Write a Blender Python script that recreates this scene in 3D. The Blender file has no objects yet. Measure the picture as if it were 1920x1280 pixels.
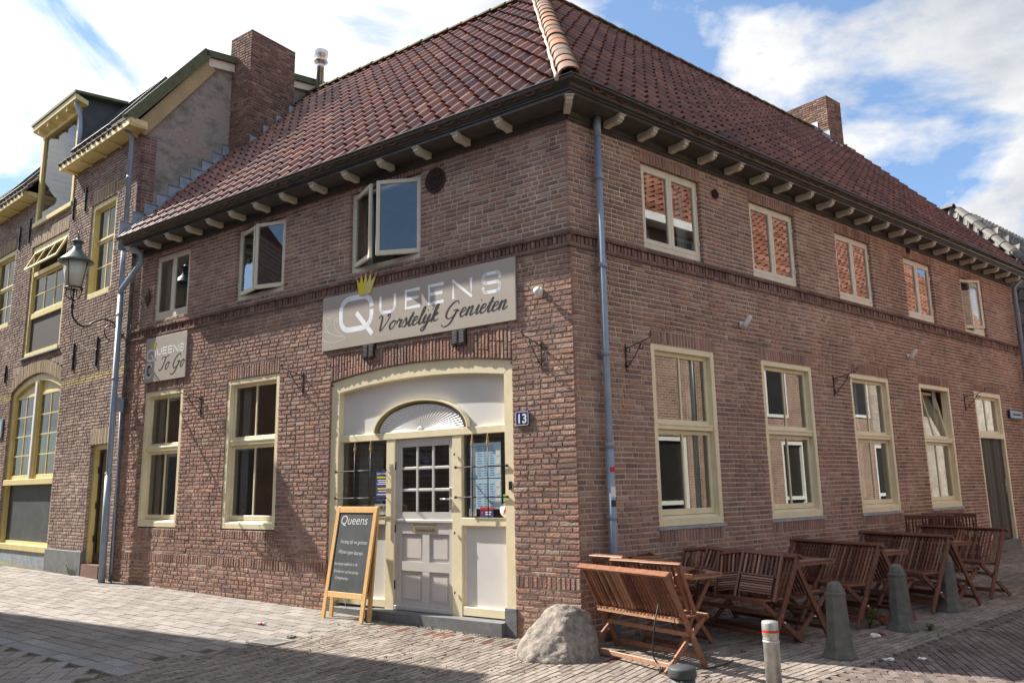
import bpy, bmesh, math, random
import numpy as np
from mathutils import Vector, Matrix, noise
from math import radians, sin, cos, tan, pi
random.seed(7)
sc = bpy.context.scene
COL = sc.collection
# ------------------------------------------------------------------ camera
FPX = 1474.23
cam_d = bpy.data.cameras.new('camera'); cam = bpy.data.objects.new('camera', cam_d); COL.objects.link(cam)
cam_d.sensor_width = 36; cam_d.lens = 36 * FPX / 1920; cam_d.clip_end = 900; cam_d.clip_start = .05
PIT, ROL = radians(10.4873), radians(1.00284)
def _cam():
    fw = Vector((0, cos(PIT), sin(PIT))); up = Vector((0, -sin(PIT), cos(PIT))); rt = Vector((1, 0, 0))
    r2 = rt * cos(ROL) - up * sin(ROL); u2 = rt * sin(ROL) + up * cos(ROL)
    m = Matrix((r2, u2, -fw)).transposed().to_4x4(); m.translation = (0, 0, 1.55); return m
cam.matrix_world = _cam(); sc.camera = cam
# ------------------------------------------------------------------ light
SUN_AZ, SUN_EL = radians(-67.5), radians(42.5)      # azimuth from +Y, clockwise
sun_d = bpy.data.lights.new('sun', 'SUN'); sun_d.energy = 3.4; sun_d.angle = radians(.5); sun_d.color = (1, .93, .82)
sun = bpy.data.objects.new('sun', sun_d); COL.objects.link(sun)
sv = Vector((sin(SUN_AZ) * cos(SUN_EL), cos(SUN_AZ) * cos(SUN_EL), sin(SUN_EL)))
sun.rotation_euler = sv.to_track_quat('Z', 'Y').to_euler()
world = bpy.data.worlds.new('World'); sc.world = world; world.use_nodes = True
def build_world():
    nt = world.node_tree; N = nt.nodes; L = nt.links; N.clear()
    out = N.new('ShaderNodeOutputWorld'); bg = N.new('ShaderNodeBackground'); bg.inputs[1].default_value = .13
    sky = N.new('ShaderNodeTexSky'); sky.sky_type = 'NISHITA'; sky.sun_disc = False
    sky.sun_elevation = SUN_EL; sky.sun_rotation = SUN_AZ; sky.dust_density = .6; sky.air_density = 1.0; sky.ozone_density = 2.0
    tc = N.new('ShaderNodeTexCoord'); sep = N.new('ShaderNodeSeparateXYZ'); L.new(tc.outputs['Generated'], sep.inputs[0])
    zz = N.new('ShaderNodeMath'); zz.operation = 'MAXIMUM'; zz.inputs[1].default_value = .0; L.new(sep.outputs[2], zz.inputs[0])
    za = N.new('ShaderNodeMath'); za.operation = 'ADD'; za.inputs[1].default_value = .32; L.new(zz.outputs[0], za.inputs[0])
    dv = N.new('ShaderNodeVectorMath'); dv.operation = 'DIVIDE'
    cb = N.new('ShaderNodeCombineXYZ'); [L.new(za.outputs[0], cb.inputs[i]) for i in range(3)]
    L.new(tc.outputs['Generated'], dv.inputs[0]); L.new(cb.outputs[0], dv.inputs[1])
    mp = N.new('ShaderNodeMapping'); mp.inputs['Location'].default_value = CLOUD_LOC; L.new(dv.outputs[0], mp.inputs[0])
    n1 = N.new('ShaderNodeTexNoise'); n1.inputs['Scale'].default_value = 2.1; n1.inputs['Detail'].default_value = 9; n1.inputs['Roughness'].default_value = .56
    n1.inputs['Distortion'].default_value = .35
    L.new(mp.outputs[0], n1.inputs['Vector'])
    r1 = N.new('ShaderNodeValToRGB'); r1.color_ramp.elements[0].position = .45; r1.color_ramp.elements[1].position = .53
    r1.color_ramp.elements[0].color = (0, 0, 0, 1); r1.color_ramp.elements[1].color = (1, 1, 1, 1)
    L.new(n1.outputs['Fac'], r1.inputs[0])
    n2 = N.new('ShaderNodeTexNoise'); n2.inputs['Scale'].default_value = 2.6; n2.inputs['Detail'].default_value = 7
    n2.inputs['Roughness'].default_value = .6; L.new(mp.outputs[0], n2.inputs['Vector'])
    r2 = N.new('ShaderNodeValToRGB'); r2.color_ramp.elements[0].position = .36; r2.color_ramp.elements[1].position = .60
    r2.color_ramp.elements[0].color = (1.3, 1.4, 1.58, 1); r2.color_ramp.elements[1].color = (2.3, 2.3, 2.3, 1)
    L.new(n2.outputs['Fac'], r2.inputs[0])
    sb = N.new('ShaderNodeMix'); sb.data_type = 'RGBA'; sb.blend_type = 'MULTIPLY'; sb.inputs[0].default_value = 1
    sb.inputs[7].default_value = (.28, .31, .36, 1); L.new(sky.outputs[0], sb.inputs[6])
    ad = N.new('ShaderNodeMix'); ad.data_type = 'RGBA'; ad.blend_type = 'ADD'; ad.inputs[0].default_value = 1
    ad.inputs[7].default_value = (.27, .42, .58, 1); L.new(sb.outputs[2], ad.inputs[6])
    dt = N.new('ShaderNodeVectorMath'); dt.operation = 'DOT_PRODUCT'; dt.inputs[1].default_value = tuple(sv); L.new(tc.outputs['Generated'], dt.inputs[0])
    d0 = N.new('ShaderNodeMath'); d0.operation = 'MAXIMUM'; d0.inputs[1].default_value = 0; L.new(dt.outputs['Value'], d0.inputs[0])
    d1 = N.new('ShaderNodeMath'); d1.operation = 'POWER'; d1.inputs[1].default_value = 4; L.new(d0.outputs[0], d1.inputs[0])
    d2 = N.new('ShaderNodeMath'); d2.operation = 'MULTIPLY_ADD'; d2.inputs[1].default_value = 1.2; d2.inputs[2].default_value = 1; L.new(d1.outputs[0], d2.inputs[0])
    sc2 = N.new('ShaderNodeVectorMath'); sc2.operation = 'SCALE'; L.new(r2.outputs[0], sc2.inputs[0]); L.new(d2.outputs[0], sc2.inputs['Scale'])   # clouds glow towards the sun
    mx = N.new('ShaderNodeMix'); mx.data_type = 'RGBA'
    L.new(r1.outputs[0], mx.inputs[0]); L.new(ad.outputs[2], mx.inputs[6]); L.new(sc2.outputs[0], mx.inputs[7])
    L.new(mx.outputs[2], bg.inputs[0]); L.new(bg.outputs[0], out.inputs[0])
CLOUD_LOC = (3.3, 8.2, 6.0)
build_world()
sc.view_settings.view_transform = 'Standard'; sc.view_settings.look = 'None'
sc.view_settings.exposure = 1.75; sc.view_settings.gamma = 1; sc.view_settings.use_curve_mapping = False
sc.render.engine = 'CYCLES'; sc.cycles.max_bounces = 8; sc.cycles.transparent_max_bounces = 12
sc.cycles.use_denoising = True; sc.cycles.sample_clamp_indirect = 6
# ------------------------------------------------------------------ frames
def dr(a): return Vector((sin(radians(a)), cos(radians(a)), 0))
UP = Vector((0, 0, 1))
COR = dr(4.51603) * 8.8
DA, DB, DC = dr(-54.7918), dr(50.77589), dr(-49.8)
NA = Vector((DA.y, -DA.x, 0)); NA = NA if NA.dot(COR) < 0 else -NA
NB = Vector((DB.y, -DB.x, 0)); NB = NB if NB.dot(COR) < 0 else -NB
NC = Vector((DC.y, -DC.x, 0)); NC = NC if NC.dot(COR) < 0 else -NC
def frame(o, ex):
    ex = ex.normalized(); ey = Vector((-ex.y, ex.x, 0)); m = Matrix((ex, ey, UP)).transposed().to_4x4(); m.translation = o; return m
FA = frame(COR, -DA)        # x to the right along the door front, -y out to the street
FB = frame(COR, DB)
PC = COR + DA * 9.5 + NA * .06
FC = frame(PC, -DC)
GX, GY = .000695, .033939
ZLIFT = 0
def gz(p): return ZLIFT - .12 + GX * (p[0] - COR.x) + GY * (p[1] - COR.y)
def onground(F, x, y, h=0):
    p = F @ Vector((x, y, 0)); p.z = gz(p) + h; return p
# ------------------------------------------------------------------ materials
def nodes(name):
    m = bpy.data.materials.new(name); m.use_nodes = True; nt = m.node_tree
    return m, nt.nodes, nt.links, nt.nodes['Principled BSDF']
def ramp(N, stops):
    r = N.new('ShaderNodeValToRGB'); e = r.color_ramp.elements
    while len(e) < len(stops): e.new(.5)
    for i, (p, c) in enumerate(stops): e[i].position = p; e[i].color = (*c, 1)
    return r
def mixc(N, L, a, b, fac, mode='MIX'):
    x = N.new('ShaderNodeMix'); x.data_type = 'RGBA'; x.blend_type = mode
    for s, v in ((0, fac), (6, a), (7, b)):
        if isinstance(v, (int, float)): x.inputs[s].default_value = v
        elif isinstance(v, tuple): x.inputs[s].default_value = (*v, 1)
        else: L.new(v, x.inputs[s])
    return x.outputs[2]
def tex(N, L, scale, detail=4, rough=.5, stretch=None, coord='Object'):
    tc = N.new('ShaderNodeTexCoord'); n = N.new('ShaderNodeTexNoise'); n.inputs['Scale'].default_value = scale
    n.inputs['Detail'].default_value = detail; n.inputs['Roughness'].default_value = rough
    if stretch:
        mp = N.new('ShaderNodeMapping'); mp.inputs['Scale'].default_value = stretch
        L.new(tc.outputs[coord], mp.inputs[0]); L.new(mp.outputs[0], n.inputs['Vector'])
    else: L.new(tc.outputs[coord], n.inputs['Vector'])
    return n.outputs['Fac']
def bump(N, L, P, h, strength, dist=.01):
    b = N.new('ShaderNodeBump'); b.inputs['Strength'].default_value = strength; b.inputs['Distance'].default_value = dist
    L.new(h, b.inputs['Height']); L.new(b.outputs[0], P.inputs['Normal'])
def island(name, stops, rough=.85, spec=.3, dirt=(.5, 1.15), dscale=1.3, bscale=90, bs=.5, bd=.006, tint=None, fine=(.75, 1.2), tintlo=.5, tinthi=.68, streak=0):
    """colour varies from piece to piece, then by soiling and grain"""
    m, N, L, P = nodes(name)
    g = N.new('ShaderNodeNewGeometry'); r = ramp(N, stops); r.color_ramp.interpolation = 'LINEAR'; L.new(g.outputs['Random Per Island'], r.inputs[0])
    c = r.outputs[0]
    d = ramp(N, [(.3, (dirt[0],) * 3), (.7, (dirt[1],) * 3)]); L.new(tex(N, L, dscale, 5, .6), d.inputs[0])
    c = mixc(N, L, c, d.outputs[0], 1.0, 'MULTIPLY')
    fn = ramp(N, [(.3, (fine[0],) * 3), (.7, (fine[1],) * 3)]); L.new(tex(N, L, bscale * .6, 3, .7), fn.inputs[0])
    c = mixc(N, L, c, fn.outputs[0], 1.0, 'MULTIPLY')
    if streak:
        k = ramp(N, [(.38, (streak,) * 3), (.62, (1.06,) * 3)]); L.new(tex(N, L, 1.6, 6, .6, (1, 1, .22)), k.inputs[0]); c = mixc(N, L, c, k.outputs[0], 1.0, 'MULTIPLY')
        k = ramp(N, [(.60, (0, 0, 0)), (.70, (.55, .55, .55))]); L.new(tex(N, L, 9, 8, .75), k.inputs[0]); c = mixc(N, L, c, (.42, .36, .31), k.outputs[0])
    if tint:
        t = ramp(N, [(tintlo, (0, 0, 0)), (tinthi, (1, 1, 1))]); L.new(tex(N, L, 2.3, 6, .65), t.inputs[0])
        c = mixc(N, L, c, tint, t.outputs[0])
    L.new(c, P.inputs['Base Color']); P.inputs['Roughness'].default_value = rough; P.inputs['Specular IOR Level'].default_value = spec
    bump(N, L, P, tex(N, L, bscale, 4, .65), bs, bd)
    return m
def paint(name, col, rough=.45, var=.12, vs=6, metal=0, bs=.08, bscale=40, spec=.5, stretch=None, dirt=None):
    m, N, L, P = nodes(name)
    r = ramp(N, [(.3, tuple(c * (1 - var) for c in col)), (.7, tuple(min(1, c * (1 + var)) for c in col))])
    L.new(tex(N, L, vs, 5, .6, stretch), r.inputs[0]); c = r.outputs[0]
    if dirt:
        t = ramp(N, [(.56, (0, 0, 0)), (.76, (.45, .45, .45))]); L.new(tex(N, L, 3.1, 8, .7), t.inputs[0]); c = mixc(N, L, c, dirt, t.outputs[0])
    L.new(c, P.inputs['Base Color']); P.inputs['Roughness'].default_value = rough; P.inputs['Metallic'].default_value = metal
    P.inputs['Specular IOR Level'].default_value = spec
    if bs: bump(N, L, P, tex(N, L, bscale, 4, .6, stretch), bs)
    return m
def wood(name, stops, rough=.5, st=(1, 1, 1), spec=.4):
    m, N, L, P = nodes(name)
    g = N.new('ShaderNodeNewGeometry'); r = ramp(N, stops); L.new(g.outputs['Random Per Island'], r.inputs[0])
    w = ramp(N, [(.35, (.72,) * 3), (.65, (1.2,) * 3)]); L.new(tex(N, L, 22, 6, .7, st), w.inputs[0])
    L.new(mixc(N, L, r.outputs[0], w.outputs[0], 1.0, 'MULTIPLY'), P.inputs['Base Color'])
    P.inputs['Roughness'].default_value = rough; P.inputs['Specular IOR Level'].default_value = spec
    bump(N, L, P, tex(N, L, 60, 4, .6, st), .15, .004)
    return m
def glass(name, tint=(.9, .95, .93), boost=1.5, base=.10):
    m, N, L, P = nodes(name); out = N['Material Output']
    gl = N.new('ShaderNodeBsdfGlossy'); gl.inputs['Roughness'].default_value = .0; gl.inputs['Color'].default_value = (.97, 1, .99, 1)
    tr = N.new('ShaderNodeBsdfTransparent'); tr.inputs[0].default_value = (*tint, 1)
    fr = N.new('ShaderNodeFresnel'); fr.inputs[0].default_value = 1.5
    # the same reflectance from either side of the pane
    g = N.new('ShaderNodeNewGeometry'); ior = N.new('ShaderNodeMix'); ior.data_type = 'FLOAT'
    ior.inputs[2].default_value = 1.5; ior.inputs[3].default_value = 1.5; L.new(g.outputs['Backfacing'], ior.inputs[0]); L.new(ior.outputs[0], fr.inputs[0])
    ma = N.new('ShaderNodeMath'); ma.operation = 'MULTIPLY_ADD'; ma.inputs[1].default_value = boost; ma.inputs[2].default_value = base
    ma.use_clamp = True; L.new(fr.outputs[0], ma.inputs[0])
    bn = N.new('ShaderNodeBump'); bn.inputs['Strength'].default_value = .06; bn.inputs['Distance'].default_value = .004
    L.new(tex(N, L, 1.3, 0, .4), bn.inputs['Height']); L.new(bn.outputs[0], gl.inputs['Normal'])
    mx = N.new('ShaderNodeMixShader'); L.new(ma.outputs[0], mx.inputs[0]); L.new(tr.outputs[0], mx.inputs[1]); L.new(gl.outputs[0], mx.inputs[2])
    L.new(mx.outputs[0], out.inputs[0]); return m
M = {}
BR = [(0, (.24, .155, .140)), (.2, (.33, .195, .163)), (.45, (.385, .215, .172)), (.65, (.355, .232, .198)), (.82, (.44, .242, .168)), (1, (.46, .33, .275))]
M['brick'] = island('old_red_brick', BR, streak=.86, rough=.88, dirt=(.72, 1.2), dscale=.9, bscale=75, bs=.75, bd=.012, tint=(.20, .155, .13), tintlo=.56, tinthi=.9)
M['brick_rough'] = island('worn_red_brick', [(p, tuple(c * 1.04 for c in q)) for p, q in BR], streak=.82, rough=.9, dirt=(.75, 1.2), dscale=.9, bscale=45, bs=1.0, bd=.03, tint=(.24, .18, .15), tintlo=.58, tinthi=.9)
M['brick_dark'] = island('brown_purple_brick', [(0, (.16, .095, .085)), (.5, (.225, .13, .108)), (1, (.29, .17, .14))], rough=.88, dirt=(.7, 1.2), bscale=75, bs=.6, bd=.01)
M['brick_pale'] = island('mauve_brick', streak=.85, stops=[(0, (.23, .165, .15)), (.5, (.31, .225, .20)), (1, (.38, .29, .25))], rough=.9, dirt=(.8, 1.15), bscale=60, bs=.7, bd=.012)
M['brick_yellow'] = island('yellow_brick', [(0, (.36, .28, .15)), (1, (.50, .40, .22))], rough=.9, dirt=(.8, 1.15), bscale=60, bs=.6, bd=.01)
M['brick_chim'] = island('chimney_brick', [(0, (.13, .075, .062)), (.5, (.22, .12, .09)), (.8, (.29, .165, .115)), (1, (.34, .23, .17))], rough=.9, dirt=(.6, 1.2), dscale=1.4, bscale=60, bs=.7, bd=.012)
M['mortar'] = paint('mortar', (.55, .47, .38), .95, .22, 5, bs=.6, bscale=120, spec=.2)
M['mortar_dark'] = paint('mortar_dark', (.25, .20, .17), .95, .25, 5, bs=.6, bscale=120, spec=.2)
M['tile'] = island('glazed_clay_tile', [(0, (.10, .042, .038)), (.4, (.175, .062, .050)), (.75, (.215, .076, .054)), (.93, (.24, .088, .05)), (1, (.31, .16, .10))], rough=.46, spec=.5, dirt=(.6, 1.2), dscale=1.1, bscale=50, bs=.35, bd=.006, tint=(.16, .13, .085), tintlo=.6, tinthi=.85)
M['tile_matt'] = island('old_clay_tile', [(0, (.10, .046, .040)), (.4, (.17, .067, .053)), (.8, (.205, .082, .060)), (1, (.23, .10, .065))], rough=.7, spec=.35, dirt=(.6, 1.2), dscale=1.1, bscale=50, bs=.4, bd=.006, tint=(.10, .10, .075), tintlo=.62, tinthi=.9)
M['tile_orange'] = island('orange_clay_tile', [(0, (.12, .045, .032)), (.5, (.21, .082, .052)), (1, (.28, .13, .085))], rough=.8, dirt=(.75, 1.15), bscale=40, bs=.3)
M['tile_grey'] = island('grey_tile', [(0, (.085, .085, .08)), (.5, (.14, .135, .125)), (1, (.20, .19, .175))], rough=.6, dirt=(.7, 1.2), bscale=40, bs=.3)
M['tile_brown'] = island('brown_tile', [(0, (.12, .085, .06)), (1, (.22, .16, .11))], rough=.85, dirt=(.6, 1.2), bscale=40, bs=.3)
M['ridge'] = island('ridge_tile', [(0, (.19, .14, .10)), (.5, (.27, .185, .135)), (.8, (.30, .17, .12)), (.93, (.40, .165, .08)), (1, (.42, .20, .10))], rough=.75, dirt=(.7, 1.15), dscale=4, bscale=50, bs=.4)
M['moss_ridge'] = island('mossy_ridge_tile', [(0, (.09, .09, .06)), (.5, (.14, .11, .08)), (1, (.20, .13, .10))], rough=.9, dirt=(.6, 1.2), dscale=4, bscale=40, bs=.8, bd=.02, tint=(.10, .12, .04), tintlo=.5, tinthi=.6)
M['cream'] = paint('cream_paint', (.78, .69, .47), .42, .07, 5, bs=.05, dirt=(.64, .55, .36))
M['pale'] = paint('pale_cream_paint', (.72, .66, .52), .42, .07, 5, bs=.05, dirt=(.60, .54, .41))
M['ochre'] = paint('ochre_paint', (.68, .56, .25), .45, .08, 5, bs=.06, dirt=(.46, .33, .13))
M['door_grey'] = paint('grey_lilac_paint', (.56, .53, .50), .38, .05, 4, bs=.04)
M['panel_grey'] = paint('pale_lilac_paint', (.66, .645, .625), .35, .04, 3, bs=.03)
M['gold'] = paint('old_gold_paint', (.36, .27, .12), .4, .15, 10, metal=.0, bs=.1)
M['black'] = paint('black_gutter_paint', (.045, .044, .043), .32, .3, 3, bs=.06)
M['black_iron'] = paint('black_iron', (.022, .02, .02), .5, .3, 20, bs=.2)
M['soffit'] = paint('dark_soffit_boards', (.07, .06, .055), .6, .3, 8, bs=.2)
M['zinc'] = paint('weathered_zinc', (.27, .325, .40), .5, .14, 7, metal=.1, bs=.10, dirt=(.20, .225, .25))
M['lead'] = paint('lead_sheet', (.33, .37, .42), .55, .25, 6, metal=.3, bs=.4, bscale=25)
M['steel'] = paint('galvanised_steel', (.46, .46, .44), .42, .25, 9, metal=.5, bs=.15, dirt=(.28, .17, .11))
M['chrome'] = paint('bright_metal', (.7, .7, .7), .25, .05, 9, metal=.9, bs=0)
M['bluestone'] = paint('bluestone', (.15, .155, .165), .7, .22, 9, bs=.4, bscale=60)
M['concrete'] = paint('mossy_concrete', (.13, .128, .112), .9, .3, 8, bs=.6, bscale=60, dirt=(.085, .10, .045))
M['rock'] = paint('granite_boulder', (.29, .255, .22), .92, .45, 16, bs=1, bscale=60, dirt=(.17, .145, .12))
M['teak'] = wood('oiled_teak', [(0, (.10, .038, .026)), (.4, (.20, .080, .050)), (.75, (.30, .14, .080)), (1, (.46, .27, .17))], rough=.38)
M['teak_dark'] = wood('darker_teak', [(0, (.075, .034, .026)), (.5, (.155, .062, .044)), (.85, (.24, .11, .070)), (1, (.34, .20, .14))], rough=.45)  # same teak in darker tones, for all furniture past the nearest bench group
M['pine'] = wood('varnished_pine', [(0, (.60, .36, .15)), (1, (.68, .42, .18))], rough=.45, st=(8, 8, 1))
M['plank'] = wood('weathered_black_planks', [(0, (.040, .036, .034)), (.6, (.075, .068, .062)), (1, (.11, .10, .09))], rough=.75, st=(6, 6, .6))
M['chalk_board'] = paint('chalkboard', (.045, .052, .058), .6, .35, 3.5, bs=.02)
M['chalk'] = paint('chalk', (.52, .53, .53), .95, .2, 40, bs=0)
M['sign_taupe'] = paint('taupe_sign_panel', (.41, .365, .315), .4, .03, 2, bs=0)
M['sign_white'] = paint('sign_white', (.84, .87, .92), .4, .02, 2, bs=0)
M['sign_black'] = paint('sign_black', (.02, .018, .018), .4, .02, 2, bs=0)
M['scroll_grey'] = paint('scroll_grey', (.56, .53, .50), .4, .02, 2, bs=0)
M['crown_y'] = paint('crown_yellow', (.72, .60, .03), .4, .05, 3, bs=0)
M['crown_p'] = paint('crown_pale_yellow', (.66, .58, .19), .4, .05, 3, bs=0)
M['pink'] = paint('crown_pink', (.52, .20, .32), .4, .05, 3, bs=0)
M['enamel_blue'] = paint('blue_enamel', (.015, .035, .16), .2, .05, 3, bs=0)
M['white'] = paint('white_paint', (.74, .74, .72), .4, .05, 4, bs=.03)
M['poster_blue'] = paint('poster_navy', (.03, .04, .17), .5, .1, 4, bs=0)
M['poster_sky'] = paint('menu_pale_blue', (.34, .50, .62), .5, .06, 5, bs=0)
M['poster_line'] = paint('menu_print', (.12, .17, .25), .5, .06, 5, bs=0)
M['green'] = paint('lime_green', (.22, .42, .03), .5, .05, 3, bs=0)
M['yellow'] = paint('print_yellow', (.66, .56, .03), .5, .05, 3, bs=0)
M['red'] = paint('print_red', (.55, .03, .02), .5, .05, 3, bs=0)
M['glass'] = glass('window_glass', boost=1.3, base=.09)
M['glass_clear'] = glass('clear_dormer_glass', boost=.7, base=.02)
M['glass_b'] = glass('window_glass_mirroring', boost=2.1, base=.13)
M['lamp_glass'] = paint('frosted_lantern_glass', (.62, .60, .50), .25, .08, 4, bs=.02)
M['copper_green'] = paint('grey_green_lantern_hood', (.10, .13, .125), .4, .2, 8, metal=.3, bs=.1)
M['curtain'] = paint('net_curtain', (.50, .49, .46), .9, .1, 3, bs=.1)
M['bracket'] = paint('bracket_paint', (.56, .50, .41), .5, .1, 6, bs=.05)
M['room'] = paint('dim_interior', (.48, .43, .38), .9, .3, 1.5, bs=0)
M['plaster'] = None
M['terracotta'] = paint('dark_terracotta', (.055, .028, .024), .7, .2, 20, bs=.3)
M['slate_felt'] = paint('dark_roof_sheet', (.055, .06, .065), .6, .25, 3, bs=.1)
M['moss_green'] = paint('algae_covered_sheet', (.10, .115, .060), .8, .25, 6, bs=.2)
def plaster():
    m, N, L, P = nodes('stained_grey_render')
    a = ramp(N, [(.38, (.17, .155, .14)), (.47, (.27, .245, .22)), (.54, (.37, .32, .27)), (.60, (.32, .235, .195)), (.66, (.50, .47, .43))])
    L.new(tex(N, L, 1.5, 10, .74, (1, 1, 1.6)), a.inputs[0])
    L.new(a.outputs[0], P.inputs['Base Color']); P.inputs['Roughness'].default_value = .95; bump(N, L, P, tex(N, L, 14, 8, .7), .5, .02)
    return m
M['plaster'] = plaster()
def brickwall_simple(name, c1, c2, mort):
    m, N, L, P = nodes(name); tc = N.new('ShaderNodeTexCoord'); mp = N.new('ShaderNodeMapping'); mp.inputs['Rotation'].default_value = (radians(90), 0, 0)
    sep = N.new('ShaderNodeSeparateXYZ'); cb = N.new('ShaderNodeCombineXYZ'); L.new(tc.outputs['Object'], sep.inputs[0])
    L.new(sep.outputs[0], cb.inputs[0]); L.new(sep.outputs[2], cb.inputs[1])
    b = N.new('ShaderNodeTexBrick'); b.inputs['Color1'].default_value = (*c1, 1); b.inputs['Color2'].default_value = (*c2, 1); b.inputs['Mortar'].default_value = (*mort, 1)
    b.inputs['Scale'].default_value = 1; b.inputs['Brick Width'].default_value = .21; b.inputs['Row Height'].default_value = .068; b.inputs['Mortar Size'].default_value = .010
    L.new(cb.outputs[0], b.inputs['Vector']); d = ramp(N, [(.3, (.7,) * 3), (.7, (1.25,) * 3)]); L.new(tex(N, L, 1.7, 6, .65), d.inputs[0])
    L.new(mixc(N, L, b.outputs[0], d.outputs[0], 1.0, 'MULTIPLY'), P.inputs['Base Color']); P.inputs['Roughness'].default_value = .9; return m
M['far_brick'] = brickwall_simple('plain_brick_wall', (.33, .17, .125), (.20, .10, .08), (.45, .39, .33))
M['far_white'] = brickwall_simple('limewashed_brick_wall', (.55, .50, .44), (.36, .30, .26), (.30, .25, .21))
M['klinker'] = island('paving_clinker', [(0, (.19, .155, .135)), (.4, (.24, .205, .18)), (.8, (.285, .245, .217)), (1, (.33, .275, .235))], rough=.88, dirt=(.72, 1.15), dscale=.9, bscale=60, bs=.5, bd=.008, tint=(.17, .17, .10), tintlo=.58, tinthi=.9)
M['klinker_red'] = island('red_clinker', [(0, (.13, .045, .035)), (1, (.22, .08, .06))], rough=.88, bscale=60, bs=.5)
M['klinker_dark'] = island('dark_street_clinker', [(0, (.12, .092, .085)), (.5, (.165, .132, .12)), (1, (.21, .17, .155))], rough=.8, dirt=(.7, 1.2), dscale=.8, bscale=60, bs=.5, bd=.008, tint=(.10, .105, .055), tintlo=.58, tinthi=.9)
M['paver'] = island('pale_concrete_paver', [(0, (.215, .193, .175)), (.5, (.26, .235, .215)), (1, (.305, .28, .26))], rough=.85, dirt=(.85, 1.1), dscale=.8, bscale=60, bs=.4, bd=.006)
M['paver_grey'] = island('grey_strip_slab', [(0, (.22, .225, .225)), (1, (.30, .30, .30))], rough=.8, dirt=(.85, 1.1), bscale=60, bs=.4, bd=.005)
def joint():
    m, N, L, P = nodes('sandy_mossy_joints')
    a = ramp(N, [(.35, (.075, .06, .045)), (.5, (.11, .10, .06)), (.62, (.10, .135, .035))]); L.new(tex(N, L, 1.8, 8, .7), a.inputs[0])
    L.new(a.outputs[0], P.inputs['Base Color']); P.inputs['Roughness'].default_value = 1; bump(N, L, P, tex(N, L, 120, 3, .6), .6); return m
M['joint'] = joint()
M['grass'] = island('grass_blades', [(0, (.05, .09, .015)), (1, (.12, .17, .03))], rough=.8, bs=0, bscale=20)
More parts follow.
